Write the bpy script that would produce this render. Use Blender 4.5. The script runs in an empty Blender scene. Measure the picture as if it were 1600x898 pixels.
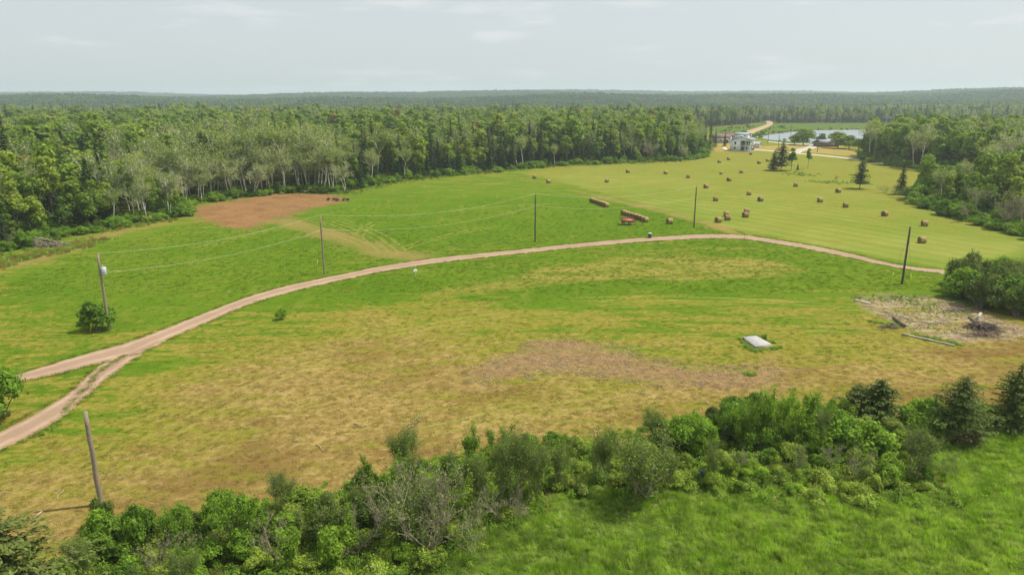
import bpy, math, random
import numpy as np
from mathutils import Vector, Matrix, Euler

# ------------------------------------------------------------------ camera, sky, sun, exposure
SC = bpy.context.scene
COL = SC.collection
H_CAM = 28.0
FPX = 1100.0
HORIZON = 152.0
PITCH = math.atan((449.0 - HORIZON) / FPX)
cam_d = bpy.data.cameras.new('camera')
cam_d.sensor_width = 36.0
cam_d.lens = 36.0 * FPX / 1600.0
cam_d.clip_start = 0.5
cam_d.clip_end = 30000.0
cam = bpy.data.objects.new('camera', cam_d)
COL.objects.link(cam)
cam.location = (0, 0, H_CAM)
cam.rotation_euler = (math.pi / 2 - PITCH, 0, 0)
SC.camera = cam

SUN_DIR = Vector((0.49, 0.10, 0.87)).normalized()      # towards the sun
SUN_EL = math.asin(SUN_DIR.z)
SUN_AZ = math.atan2(SUN_DIR.x, SUN_DIR.y)

world = bpy.data.worlds.new('World')
SC.world = world
world.use_nodes = True
wn = world.node_tree
wn.nodes.clear()
w_out = wn.nodes.new('ShaderNodeOutputWorld')
w_bg = wn.nodes.new('ShaderNodeBackground')
w_bg.inputs['Strength'].default_value = 0.118
sky = wn.nodes.new('ShaderNodeTexSky')
sky.sky_type = 'NISHITA'
sky.sun_disc = False
sky.sun_elevation = SUN_EL
sky.sun_rotation = SUN_AZ
sky.altitude = 30
sky.air_density = 0.9
sky.dust_density = 2.6
sky.ozone_density = 1.2
# thin high veil with a few faint fair-weather clouds, the same all the way round
w_tc = wn.nodes.new('ShaderNodeTexCoord')
w_map = wn.nodes.new('ShaderNodeMapping')
w_map.inputs['Scale'].default_value = (3.0, 3.0, 16.0)
w_no = wn.nodes.new('ShaderNodeTexNoise')
w_no.inputs['Scale'].default_value = 2.2
w_no.inputs['Detail'].default_value = 6
w_no.inputs['Roughness'].default_value = 0.55
w_rmp = wn.nodes.new('ShaderNodeMapRange')
w_rmp.inputs['From Min'].default_value = 0.52
w_rmp.inputs['From Max'].default_value = 0.80
w_rmp.inputs['To Min'].default_value = 0.78
w_rmp.inputs['To Max'].default_value = 0.92
w_mix = wn.nodes.new('ShaderNodeMix')
w_mix.data_type = 'RGBA'
w_mix.inputs[7].default_value = (4.85, 5.20, 5.28, 1)
wn.links.new(w_tc.outputs['Generated'], w_map.inputs['Vector'])
wn.links.new(w_map.outputs['Vector'], w_no.inputs['Vector'])
wn.links.new(w_no.outputs['Fac'], w_rmp.inputs['Value'])
wn.links.new(w_rmp.outputs['Result'], w_mix.inputs[0])
wn.links.new(sky.outputs['Color'], w_mix.inputs[6])
w_r2 = wn.nodes.new('ShaderNodeMapRange'); w_r2.interpolation_type = 'SMOOTHSTEP'
w_r2.inputs['From Min'].default_value = 0.56; w_r2.inputs['From Max'].default_value = 0.72; w_r2.inputs['To Max'].default_value = 0.45
w_m2 = wn.nodes.new('ShaderNodeMix'); w_m2.data_type = 'RGBA'; w_m2.inputs[7].default_value = (5.9, 5.95, 5.95, 1)
wn.links.new(w_no.outputs['Fac'], w_r2.inputs['Value']); wn.links.new(w_r2.outputs['Result'], w_m2.inputs[0])
wn.links.new(w_mix.outputs[2], w_m2.inputs[6])
wn.links.new(w_m2.outputs[2], w_bg.inputs['Color'])
wn.links.new(w_bg.outputs['Background'], w_out.inputs['Surface'])

sun_d = bpy.data.lights.new('sun', 'SUN')
sun_d.energy = 4.2
sun_d.angle = math.radians(0.6)
sun_d.color = (1.0, 0.94, 0.84)
sun = bpy.data.objects.new('sun', sun_d)
COL.objects.link(sun)
sun.rotation_euler = SUN_DIR.to_track_quat('Z', 'Y').to_euler()
sun.location = (60, 20, 120)

SC.view_settings.view_transform = 'Standard'
SC.view_settings.look = 'None'
SC.view_settings.gamma = 1.0
SC.view_settings.use_curve_mapping = False
SC.view_settings.exposure = 0.30
SC.render.engine = 'CYCLES'
SC.cycles.max_bounces = 6
SC.cycles.diffuse_bounces = 3
SC.cycles.transmission_bounces = 3
SC.cycles.transparent_max_bounces = 4
SC.cycles.volume_bounces = 1
SC.cycles.use_denoising = True

rng = np.random.default_rng(7)
random.seed(7)

# ------------------------------------------------------------------ basic maths
def sstep(a, b, x):
    t = np.clip((x - a) / (b - a), 0, 1)
    return t * t * (3 - 2 * t)

CP, SP = math.cos(PITCH), math.sin(PITCH)
def ray(u, v):
    dx, dy = (u - 800.0) / FPX, (449.0 - v) / FPX
    return np.array([dx, CP + dy * SP, -SP + dy * CP])

POND_W = None
def terrain(x, y):
    x = np.asarray(x, float); y = np.asarray(y, float)
    near = 1 - sstep(250, 520, y)
    z = near * (0.30 * np.sin(x / 47 + 1.0) * np.sin(y / 63 + 0.4) + 0.12 * np.sin(x / 19 + y / 27))
    z = z + sstep(1300, 4600, y) * (26 + 5 * np.sin(x / 820 + 0.9) + 3 * np.sin(x / 340 + 2.0))
    z = z - 9 * np.exp(-((y - 1250) / 240.0) ** 2) * sstep(-250, 250, 650 - x)
    z = z + (13 + 5 * np.sin(x / 260 + 0.4) + 3 * np.sin(x / 95)) * np.exp(-((y - 1850 - 120 * np.sin(x / 420)) / 260.0) ** 2)
    z = z + (15 + 7 * np.sin(x / 390 + 2.1) + 3 * np.sin(x / 140 + 1)) * np.exp(-((y - 2900 - 180 * np.sin(x / 700 + 1)) / 330.0) ** 2)
    z = z + (16 + 8 * np.sin(x / 640 + 0.3) + 4 * np.sin(x / 210)) * np.exp(-((y - 4200) / 420.0) ** 2)
    z = z + 30 * np.exp(-(((x - 1900) / 800.0) ** 2 + ((y - 2000) / 900.0) ** 2))
    if POND_W is not None:
        sd = sdf_poly(x, y, POND_W)
        z = z * (1 - sstep(-60, 0, sd)) - 1.5 * sstep(-14, 16, sd)
    return z

def sdf_poly(x, y, poly):
    """signed distance, positive inside"""
    x = np.asarray(x, float); y = np.asarray(y, float)
    sh = np.broadcast(x, y).shape
    px = np.broadcast_to(x, sh).ravel(); py = np.broadcast_to(y, sh).ravel()
    best = np.full(px.shape, 1e18); inside = np.zeros(px.shape, bool)
    n = len(poly)
    for i in range(n):
        ax, ay = poly[i][:2]; bx, by = poly[(i + 1) % n][:2]
        ex, ey = bx - ax, by - ay
        t = np.clip(((px - ax) * ex + (py - ay) * ey) / (ex * ex + ey * ey + 1e-9), 0, 1)
        d = (px - ax - t * ex) ** 2 + (py - ay - t * ey) ** 2
        best = np.minimum(best, d)
        if abs(ey) > 1e-9:
            c = ((ay > py) != (by > py)) & (px < ex * (py - ay) / ey + ax)
            inside ^= c
    d = np.sqrt(best)
    return np.where(inside, d, -d).reshape(sh)

def sd_line(x, y, pts):
    best = np.full(np.shape(x), 1e18)
    for (ax, ay), (bx, by) in zip(pts[:-1], pts[1:]):
        ex, ey = bx - ax, by - ay
        t = np.clip(((x - ax) * ex + (y - ay) * ey) / (ex * ex + ey * ey + 1e-9), 0, 1)
        best = np.minimum(best, (x - ax - t * ex) ** 2 + (y - ay - t * ey) ** 2)
    return np.sqrt(best)

def G(u, v):
    d = ray(u, v); z = 0.0
    for _ in range(6):
        t = (H_CAM - z) / (-d[2])
        x, y = d[0] * t, d[1] * t
        z = float(terrain(x, y))
    return np.array([x, y, z])

def G0(u, v):
    d = ray(u, v); t = H_CAM / (-d[2])
    return (d[0] * t, d[1] * t)

def W(pts):
    return [tuple(G0(*p)) for p in pts]

def height_px(base, vtop):
    """real height of an upright thing whose foot is `base` and whose top shows at row vtop"""
    dy = (449.0 - vtop) / FPX
    fw, dn = CP + dy * SP, -SP + dy * CP
    t = base[1] / fw
    return H_CAM + dn * t - base[2]

def project(x, y, z):
    rx, ry, rz = x, y, z - H_CAM
    d = ry * CP - rz * SP
    return 800 + FPX * rx / d, 449 - FPX * (ry * SP + rz * CP) / d

POND_PX = [(1184, 213), (1210, 209), (1240, 205.5), (1270, 203), (1330, 202.3), (1400, 202), (1480, 201), (1565, 199.5),
           (1570, 206), (1480, 211), (1410, 218), (1370, 225), (1330, 224.5), (1290, 223), (1240, 220), (1205, 217)]
POND_W = W(POND_PX)

# ------------------------------------------------------------------ scene helpers
def tag(o, label=None, cat=None, group=None, kind=None):
    if label: o['label'] = label
    if cat: o['category'] = cat
    if group: o['group'] = group
    if kind: o['kind'] = kind
    return o

def empty(name, loc=(0, 0, 0), rz=0.0, scale=1.0):
    o = bpy.data.objects.new(name, None)
    o.empty_display_size = 0.3
    COL.objects.link(o)
    o.location = loc; o.rotation_euler = (0, 0, rz)
    o.scale = (scale,) * 3 if np.isscalar(scale) else scale
    return o

def link(o, parent=None):
    COL.objects.link(o)
    if parent is not None: o.parent = parent
    return o

def mesh_np(name, V, F, mats=(), midx=None, smooth=False):
    """V (n,3); F list of arrays (m,k)"""
    me = bpy.data.meshes.new(name)
    V = np.asarray(V, np.float32)
    me.vertices.add(len(V)); me.vertices.foreach_set('co', V.ravel())
    Fs = [np.asarray(f, np.int32) for f in F if len(f)]
    loops = np.concatenate([f.ravel() for f in Fs]) if Fs else np.zeros(0, np.int32)
    sizes = np.concatenate([np.full(len(f), f.shape[1], np.int32) for f in Fs]) if Fs else np.zeros(0, np.int32)
    me.loops.add(len(loops)); me.loops.foreach_set('vertex_index', loops)
    starts = np.concatenate([[0], np.cumsum(sizes)[:-1]]).astype(np.int32)
    me.polygons.add(len(sizes)); me.polygons.foreach_set('loop_start', starts)
    for m in mats: me.materials.append(m)
    if midx is not None: me.polygons.foreach_set('material_index', np.asarray(midx, np.int32))
    if smooth: me.polygons.foreach_set('use_smooth', np.ones(len(sizes), bool))
    me.update(calc_edges=True)
    me.validate()
    return me

class MB:
    """collects tris and quads for one mesh"""
    def __init__(self):
        self.V = []; self.n = 0; self.Q = []; self.T = []; self.N = []
    def add(self, V, Q=(), T=()):
        V = np.asarray(V, float)
        if len(Q): self.Q.append(np.asarray(Q, int) + self.n)
        if len(T): self.T.append(np.asarray(T, int) + self.n)
        self.V.append(V); self.n += len(V)
    def box(self, c, s, rz=0.0, R=None):
        sx, sy, sz = [k / 2 for k in s]
        P = np.array([(-sx, -sy, -sz), (sx, -sy, -sz), (sx, sy, -sz), (-sx, sy, -sz),
                      (-sx, -sy, sz), (sx, -sy, sz), (sx, sy, sz), (-sx, sy, sz)])
        if R is not None: P = P @ np.array(R).T
        elif rz:
            cz, s_ = math.cos(rz), math.sin(rz)
            P = P @ np.array([(cz, s_, 0), (-s_, cz, 0), (0, 0, 1)])
        self.add(P + np.array(c), [(0, 3, 2, 1), (4, 5, 6, 7), (0, 1, 5, 4), (1, 2, 6, 5), (2, 3, 7, 6), (3, 0, 4, 7)])
    def tube(self, pts, rad, sides=6, cap=True):
        pts = np.asarray(pts, float); k = len(pts)
        rad = np.broadcast_to(np.asarray(rad, float), (k,))
        tan = np.gradient(pts, axis=0)
        tan /= np.linalg.norm(tan, axis=1)[:, None] + 1e-9
        ref = np.array([0.0, 0, 1]) if abs(tan[0][2]) < 0.9 else np.array([1.0, 0, 0])
        a = np.cross(tan, ref); a /= np.linalg.norm(a, axis=1)[:, None] + 1e-9
        b = np.cross(tan, a)
        ang = np.arange(sides) * 2 * math.pi / sides
        ring = (pts[:, None, :] + rad[:, None, None] * (np.cos(ang)[None, :, None] * a[:, None, :] + np.sin(ang)[None, :, None] * b[:, None, :]))
        V = ring.reshape(-1, 3)
        Q = []
        for i in range(k - 1):
            for j in range(sides):
                j2 = (j + 1) % sides
                Q.append((i * sides + j, i * sides + j2, (i + 1) * sides + j2, (i + 1) * sides + j))
        T = []
        if cap and sides > 2:
            V = np.vstack([V, pts[0], pts[-1]])
            for j in range(sides):
                j2 = (j + 1) % sides
                T.append((k * sides, j2, j))
                T.append((k * sides + 1, (k - 1) * sides + j, (k - 1) * sides + j2))
        self.add(V, Q, T)
    def cards(self, C, Nn, su, sv, r, up=None):
        """diamond leaves: centres, normals, half sizes"""
        C = np.asarray(C, float); n = len(C)
        if n == 0: return
        Nn = Nn / (np.linalg.norm(Nn, axis=1)[:, None] + 1e-9)
        if up is None:
            t = r.normal(size=(n, 3))
        else:
            t = up
        a = t - (t * Nn).sum(1)[:, None] * Nn
        a /= np.linalg.norm(a, axis=1)[:, None] + 1e-9
        b = np.cross(Nn, a)
        su = np.broadcast_to(su, (n,))[:, None]; sv = np.broadcast_to(sv, (n,))[:, None]
        V = np.stack([C - a * su, C - b * sv + Nn * 0.12 * sv, C + a * su, C + b * sv + Nn * 0.12 * sv], 1).reshape(-1, 3)
        Q = np.arange(4 * n).reshape(n, 4)
        self.add(V, Q)
    def mesh(self, name, mats=(), smooth=False):
        V = np.vstack(self.V) if self.V else np.zeros((0, 3))
        F = []
        if self.Q: F.append(np.vstack(self.Q))
        if self.T: F.append(np.vstack(self.T))
        return mesh_np(name, V, F, mats, smooth=smooth)
    def obj(self, name, mat, parent=None, smooth=False, loc=None):
        me = self.mesh(name, (mat,), smooth)
        o = link(bpy.data.objects.new(name, me), parent)
        if loc is not None: o.location = loc
        return o

def copy_tree(o, parent=None):
    c = o.copy(); COL.objects.link(c); c.parent = parent
    for ch in list(o.children): copy_tree(ch, c)
    return c

# ------------------------------------------------------------------ materials
def lin(r, g, b):
    f = lambda c: (c / 255 / 12.92) if c / 255 <= 0.04045 else ((c / 255 + 0.055) / 1.055) ** 2.4
    return (f(r), f(g), f(b), 1)

class NT:
    def __init__(self, name):
        self.m = bpy.data.materials.new(name); self.m.use_nodes = True
        self.t = self.m.node_tree; self.t.nodes.clear()
        self.out = self.t.nodes.new('ShaderNodeOutputMaterial')
    def n(self, typ, **kw):
        nd = self.t.nodes.new(typ)
        for k, v in kw.items(): setattr(nd, k, v)
        return nd
    def l(self, a, b): self.t.links.new(a, b)
    def set(self, sock, v):
        if isinstance(v, bpy.types.NodeSocket): self.l(v, sock)
        else: sock.default_value = v
    def math(self, op, a, b=0.0, c=None, clamp=False):
        nd = self.n('ShaderNodeMath', operation=op); nd.use_clamp = clamp
        self.set(nd.inputs[0], a); self.set(nd.inputs[1], b)
        if c is not None: self.set(nd.inputs[2], c)
        return nd.outputs[0]
    def mr(self, v, a, b, c=0.0, d=1.0, smooth=True):
        nd = self.n('ShaderNodeMapRange')
        nd.interpolation_type = 'SMOOTHSTEP' if smooth else 'LINEAR'
        self.set(nd.inputs['Value'], v)
        for k, x in zip(('From Min', 'From Max', 'To Min', 'To Max'), (a, b, c, d)): self.set(nd.inputs[k], x)
        return nd.outputs['Result']
    def mix(self, f, a, b, blend='MIX'):
        nd = self.n('ShaderNodeMix', data_type='RGBA', blend_type=blend)
        self.set(nd.inputs[0], f); self.set(nd.inputs[6], a); self.set(nd.inputs[7], b)
        return nd.outputs[2]
    def noise(self, vec, scale, detail=4, rough=0.55, dist=0.0):
        nd = self.n('ShaderNodeTexNoise')
        if vec is not None: self.l(vec, nd.inputs['Vector'])
        nd.inputs['Scale'].default_value = scale; nd.inputs['Detail'].default_value = detail
        nd.inputs['Roughness'].default_value = rough; nd.inputs['Distortion'].default_value = dist
        return nd.outputs['Fac']
    def mapping(self, vec, scale=(1, 1, 1), rot=(0, 0, 0), loc=(0, 0, 0)):
        nd = self.n('ShaderNodeMapping')
        self.l(vec, nd.inputs['Vector'])
        nd.inputs['Scale'].default_value = scale; nd.inputs['Rotation'].default_value = rot; nd.inputs['Location'].default_value = loc
        return nd.outputs['Vector']
    def attr(self, name, typ='GEOMETRY'):
        nd = self.n('ShaderNodeAttribute', attribute_name=name, attribute_type=typ)
        return nd.outputs['Fac']
    def ramp(self, f, stops):
        nd = self.n('ShaderNodeValToRGB')
        e = nd.color_ramp.elements
        while len(e) < len(stops): e.new(0.5)
        for el, (p, c) in zip(e, stops): el.position = p; el.color = c
        self.set(nd.inputs[0], f)
        return nd.outputs[0]
    def principled(self, col, rough=0.9, spec=0.2, bump=None, bstr=0.3, bdist=0.05, metal=0.0):
        p = self.n('ShaderNodeBsdfPrincipled')
        self.set(p.inputs['Base Color'], col); self.set(p.inputs['Roughness'], rough)
        p.inputs['Specular IOR Level'].default_value = spec
        p.inputs['Metallic'].default_value = metal
        if bump is not None:
            b = self.n('ShaderNodeBump'); b.inputs['Strength'].default_value = bstr; b.inputs['Distance'].default_value = bdist
            self.l(bump, b.inputs['Height']); self.l(b.outputs[0], p.inputs['Normal'])
        self.l(p.outputs[0], self.out.inputs['Surface'])
        return p

def foliage(name, cols, trans=0.35, patch=0.012, leafnoise=1.6, rough=0.6, rust=None, gain=1.75):
    """cols: list of base colours blended by the tree's own random number and by a slow noise over the land"""
    k = NT(name)
    oi = k.n('ShaderNodeObjectInfo')
    geo = k.n('ShaderNodeNewGeometry')
    slow = k.noise(oi.outputs['Location'], patch, 2)
    f = k.math('ADD', k.math('MULTIPLY', oi.outputs['Random'], 0.62), k.math('MULTIPLY', slow, 0.38))
    n = len(cols)
    cols = [tuple(min(0.6, q * gain) for q in cc[:3]) + (1,) for cc in cols]
    c = k.ramp(f, [(0.08 + 0.84 * i / max(1, n - 1), col) for i, col in enumerate(cols)])
    ln = k.noise(geo.outputs['Position'], leafnoise, 3, 0.6)
    c = k.mix(k.mr(ln, 0.3, 0.72, 0.0, 1.0), k.mix(1.0, c, (0.62, 0.66, 0.6, 1), 'MULTIPLY'), k.mix(1.0, c, (1.38, 1.30, 1.2, 1), 'MULTIPLY'))
    rp = k.n('ShaderNodeNewGeometry').outputs['Random Per Island']
    c = k.mix(1.0, c, k.ramp(rp, [(0.0, (0.7, 0.72, 0.7, 1)), (1.0, (1.3, 1.26, 1.2, 1))]), 'MULTIPLY')
    if rust is not None:
        c = k.mix(k.mr(k.math('MULTIPLY', oi.outputs['Random'], 13.7), 13.25, 13.4, 0.0, 0.7), c, rust)
    d = k.n('ShaderNodeBsdfDiffuse'); k.l(c, d.inputs['Color'])
    t = k.n('ShaderNodeBsdfTranslucent'); k.l(k.mix(1.0, c, (1.25, 1.35, 0.7, 1), 'MULTIPLY'), t.inputs['Color'])
    g = k.n('ShaderNodeBsdfGlossy'); g.inputs['Roughness'].default_value = rough; g.inputs['Color'].default_value = (0.9, 0.95, 0.9, 1)
    m1 = k.n('ShaderNodeMixShader'); m1.inputs[0].default_value = trans
    k.l(d.outputs[0], m1.inputs[1]); k.l(t.outputs[0], m1.inputs[2])
    m2 = k.n('ShaderNodeMixShader'); m2.inputs[0].default_value = 0.012
    k.l(m1.outputs[0], m2.inputs[1]); k.l(g.outputs[0], m2.inputs[2])
    k.l(m2.outputs[0], k.out.inputs['Surface'])
    return k.m

M = {}
M['leaf'] = foliage('broadleaf_foliage', [(0.040, 0.078, 0.014, 1), (0.075, 0.122, 0.016, 1), (0.100, 0.152, 0.018, 1), (0.138, 0.185, 0.022, 1), (0.125, 0.136, 0.030, 1)], 0.45, rust=(0.22, 0.13, 0.05, 1), gain=1.9)
M['aspen_leaf'] = foliage('aspen_foliage', [(0.075, 0.105, 0.028, 1), (0.115, 0.145, 0.042, 1), (0.150, 0.160, 0.075, 1)], 0.45, gain=2.15)
M['spruce_leaf'] = foliage('spruce_needles', [(0.024, 0.046, 0.017, 1), (0.034, 0.062, 0.022, 1), (0.052, 0.080, 0.022, 1)], 0.15, gain=1.15)
M['spruce_near'] = foliage('near_spruce_needles', [(0.048, 0.074, 0.014, 1), (0.060, 0.088, 0.018, 1), (0.078, 0.096, 0.022, 1)], 0.2, leafnoise=1.6, gain=1.7)
M['shrub_leaf'] = foliage('shrub_foliage', [(0.048, 0.092, 0.010, 1), (0.085, 0.150, 0.013, 1), (0.130, 0.200, 0.020, 1)], 0.40, patch=0.08, leafnoise=1.4, gain=2.0)
M['rose_leaf'] = foliage('rose_shrub_foliage', [(0.085, 0.128, 0.016, 1), (0.125, 0.175, 0.022, 1), (0.150, 0.178, 0.045, 1)], 0.36, patch=0.08, leafnoise=1.6, gain=2.15)
M['dull_leaf'] = foliage('dull_shrub_foliage', [(0.040, 0.070, 0.013, 1), (0.066, 0.100, 0.018, 1), (0.095, 0.118, 0.030, 1)], 0.36, patch=0.08, leafnoise=1.2, gain=1.6)
M['birch_leaf'] = foliage('birch_foliage', [(0.060, 0.092, 0.020, 1), (0.092, 0.128, 0.028, 1)], 0.40, leafnoise=2.2, gain=2.1)
M['far_leaf'] = foliage('far_forest_foliage', [(0.022, 0.055, 0.022, 1), (0.050, 0.098, 0.028, 1), (0.095, 0.145, 0.030, 1)], 0.3, patch=0.004, leafnoise=0.10, gain=1.45)
M['grass_blade'] = foliage('marsh_grass_blades', [(0.078, 0.145, 0.012, 1), (0.112, 0.175, 0.018, 1), (0.150, 0.190, 0.060, 1), (0.105, 0.165, 0.020, 1)], 0.48, patch=0.30, leafnoise=0.9, gain=2.35)
M['dry_blade'] = foliage('dry_grass_blades', [(0.16, 0.17, 0.035, 1), (0.28, 0.24, 0.07, 1), (0.36, 0.27, 0.10, 1)], 0.4, patch=0.1, leafnoise=0.5, gain=1.1)

def simple(name, col, rough=0.85, spec=0.2, var=0.25, scale=3.0, metal=0.0, bstr=0.3, stretch=(1, 1, 1)):
    k = NT(name)
    tc = k.n('ShaderNodeTexCoord')
    v = k.mapping(tc.outputs['Object'], stretch)
    n = k.noise(v, scale, 5, 0.6)
    c = k.mix(k.mr(n, 0.25, 0.75), tuple(x * (1 - var) for x in col[:3]) + (1,), tuple(min(1, x * (1 + var)) for x in col[:3]) + (1,))
    k.principled(c, rough, spec, n, bstr, 0.02, metal)
    return k.m

M['bark'] = simple('grey_brown_bark', (0.13, 0.105, 0.08), scale=4, var=0.4)
M['pale_bark'] = simple('pale_bark', (0.70, 0.66, 0.57), scale=2.5, var=0.35)
M['grey_twig'] = simple('grey_dead_twig', (0.36, 0.31, 0.22), scale=3, var=0.35)
M['dark_twig'] = simple('dark_twig', (0.17, 0.145, 0.115), scale=3, var=0.4)
M['sapling_bark'] = simple('sapling_bark', (0.27, 0.235, 0.16), scale=3, var=0.4)
M['pole_wood'] = simple('weathered_pole_wood', (0.26, 0.215, 0.15), scale=6, var=0.4, stretch=(6, 6, 0.6))
M['dark_pole_wood'] = simple('dark_pole_wood', (0.10, 0.085, 0.065), scale=6, var=0.4, stretch=(6, 6, 0.6))
M['log'] = simple('dark_log_wood', (0.14, 0.105, 0.075), scale=6, var=0.45, stretch=(1, 6, 6))
M['bleached'] = simple('bleached_plank', (0.46, 0.41, 0.33), scale=6, var=0.2)
M['old_stick'] = simple('weathered_stick', (0.36, 0.29, 0.18), scale=6, var=0.3)
M['metal_grey'] = simple('grey_painted_metal', (0.45, 0.48, 0.51), rough=0.45, spec=0.5, var=0.06)
M['dark_metal'] = simple('dark_steel', (0.06, 0.06, 0.065), rough=0.5, spec=0.5, var=0.2)
M['wire'] = simple('aluminium_wire', (0.70, 0.72, 0.58), rough=0.5, spec=0.5, var=0.05)
M['porcelain'] = simple('porcelain_insulator', (0.35, 0.33, 0.32), rough=0.3, spec=0.5, var=0.1)
M['yellow'] = simple('yellow_plastic', (0.75, 0.52, 0.06), rough=0.5, var=0.1)
M['lime'] = simple('lime_yellow_plastic', (0.50, 0.58, 0.08), rough=0.5, var=0.1)
M['white'] = simple('white_paint', (0.80, 0.80, 0.78), rough=0.6, var=0.05)
M['siding'] = simple('white_siding', (0.88, 0.90, 0.93), rough=0.6, var=0.05, scale=1.0)
M['roof_grey'] = simple('grey_shingle', (0.30, 0.33, 0.36), rough=0.9, var=0.2, scale=4)
M['roof_brown'] = simple('brown_shingle', (0.20, 0.135, 0.115), rough=0.9, var=0.25, scale=3)
M['glass'] = simple('dark_window_glass', (0.012, 0.014, 0.018), rough=0.08, spec=0.6, var=0.1)
M['timber'] = simple('brown_timber', (0.20, 0.13, 0.09), var=0.25)
M['dark_door'] = simple('dark_door_paint', (0.035, 0.028, 0.032), rough=0.5, var=0.2)
M['red_paint'] = simple('faded_red_paint', (0.34, 0.085, 0.05), rough=0.6, spec=0.4, var=0.25, scale=2)
M['salmon'] = simple('worn_red_bed', (0.46, 0.19, 0.13), rough=0.7, var=0.25, scale=2)
M['rubber'] = simple('black_rubber', (0.02, 0.02, 0.02), rough=0.8, var=0.2)
M['green_plastic'] = simple('dark_green_plastic', (0.02, 0.10, 0.06), rough=0.5, spec=0.4, var=0.15)
M['grey_lid'] = simple('pale_green_lid', (0.42, 0.55, 0.50), rough=0.45, spec=0.4, var=0.1)
M['concrete'] = simple('pale_concrete', (0.37, 0.355, 0.33), rough=0.95, var=0.14, scale=1.6)
M['blue'] = simple('faded_blue_plastic', (0.05, 0.11, 0.22), rough=0.5, var=0.1)
M['tarp'] = simple('cream_tarpaulin', (0.68, 0.62, 0.47), rough=0.7, var=0.12)
M['stone'] = simple('red_brown_stone', (0.15, 0.07, 0.05), var=0.35, scale=2)
M['orange'] = simple('orange_stake', (0.62, 0.26, 0.10), var=0.1)
M['brick_wall'] = simple('brown_red_wall', (0.30, 0.16, 0.13), var=0.15)
M['dark_wall'] = simple('dark_red_grey_wall', (0.17, 0.11, 0.10), var=0.15)
M['grey_wall'] = simple('grey_wall', (0.50, 0.49, 0.48), var=0.1)

def hay_mat(name='hay_bale', gain=1.0):
    k = NT(name)
    tc = k.n('ShaderNodeTexCoord'); oi = k.n('ShaderNodeObjectInfo')
    v = k.mapping(tc.outputs['Object'], (2.0, 9.0, 9.0))
    n = k.noise(v, 1.6, 6, 0.7)
    n2 = k.noise(tc.outputs['Object'], 1.2, 3)
    c = k.ramp(n, [(0.28, (0.14, 0.095, 0.045, 1)), (0.5, (0.34, 0.25, 0.125, 1)), (0.75, (0.52, 0.40, 0.22, 1))])
    c = k.mix(k.mr(n2, 0.4, 0.75, 0, 0.45), c, (0.30, 0.25, 0.17, 1))
    c = k.mix(1.0, c, k.ramp(oi.outputs['Random'], [(0, (0.82, 0.80, 0.78, 1)), (1, (1.1, 1.08, 1.0, 1))]), 'MULTIPLY')
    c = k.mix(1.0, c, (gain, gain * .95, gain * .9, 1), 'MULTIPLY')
    k.principled(c, 0.95, 0.1, n, 0.8, 0.06)
    return k.m
M['hay'] = hay_mat()
M['hay_end_shade'] = hay_mat('hay_bale_end_shade', 0.5)  # darker hay for the bale ends, their shade put into the colour

def gravel_mat(name, a, b, edge=None):
    k = NT(name)
    g = k.n('ShaderNodeNewGeometry').outputs['Position']
    n1 = k.noise(g, 0.25, 4, 0.6); n2 = k.noise(g, 5.0, 5, 0.75); n3 = k.noise(g, 22.0, 3, 0.7)
    c = k.mix(k.mr(n1, 0.3, 0.7), a, b)
    c = k.mix(k.mr(n2, 0.35, 0.8, 0, 0.5), c, tuple(x * 0.72 for x in a[:3]) + (1,))
    c = k.mix(k.mr(n3, 0.55, 0.8, 0, 0.4), c, tuple(min(1, x * 1.35) for x in b[:3]) + (1,))
    rut = k.attr('across')          # 0 centre .. 1 edge : worn wheel tracks lie at about a half
    w = k.math('ABSOLUTE', k.math('SUBTRACT', rut, 0.5))
    c = k.mix(k.mr(k.math('ADD', w, k.math('MULTIPLY', n1, 0.15)), 0.10, 0.36, 0.0, 0.65), c, tuple(x * 0.76 for x in a[:3]) + (1,))
    c = k.mix(k.mr(k.math('ADD', rut, k.math('MULTIPLY', n2, 0.35)), 1.02, 1.22, 0.0, 0.7), c, (0.20, 0.19, 0.06, 1))
    k.principled(c, 0.95, 0.1, k.math('ADD', n2, n3), 0.5, 0.04)
    return k.m
M['gravel'] = gravel_mat('pink_gravel', (0.35, 0.235, 0.158, 1), (0.47, 0.335, 0.232, 1))
M['clay_road'] = gravel_mat('tan_clay_road', (0.42, 0.29, 0.17, 1), (0.50, 0.36, 0.21, 1))
M['pale_gravel'] = gravel_mat('pale_grey_gravel', (0.47, 0.43, 0.34, 1), (0.58, 0.53, 0.43, 1))

# ------------------------------------------------------------------ zones of the land (polygons on the ground)
SOIL = W([(287, 327), (325, 321), (380, 311), (425, 303), (470, 302), (515, 304), (537, 309), (528, 317), (480, 326), (432, 345), (388, 359), (345, 352), (305, 341)])
MULCH = W([(820, 546), (850, 534), (900, 537), (975, 547), (1000, 562), (1060, 573), (1150, 578), (1215, 578), (1225, 592), (1160, 606), (1050, 609), (985, 597), (930, 588), (850, 588), (770, 602), (725, 598), (755, 580)])
CHIPS = W([(1335, 466), (1400, 462), (1470, 468), (1520, 484), (1565, 505), (1605, 515), (1575, 530), (1500, 536), (1440, 524), (1385, 502), (1350, 482)])
HAYF = W([(815, 268), (860, 262), (1000, 257), (1105, 246), (1112, 238), (1180, 236), (1290, 242), (1480, 275), (1560, 300), (1620, 370), (1590, 400), (1480, 424), (1400, 409), (1300, 390), (1220, 376), (1165, 368), (1130, 358), (1085, 345), (1010, 322), (950, 302), (880, 285)])
HAYS = W([(670, 463), (760, 443), (880, 414), (1000, 402), (1110, 401), (1205, 411), (1252, 424), (1240, 434), (1120, 437), (960, 440), (850, 446), (770, 458)])
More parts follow.
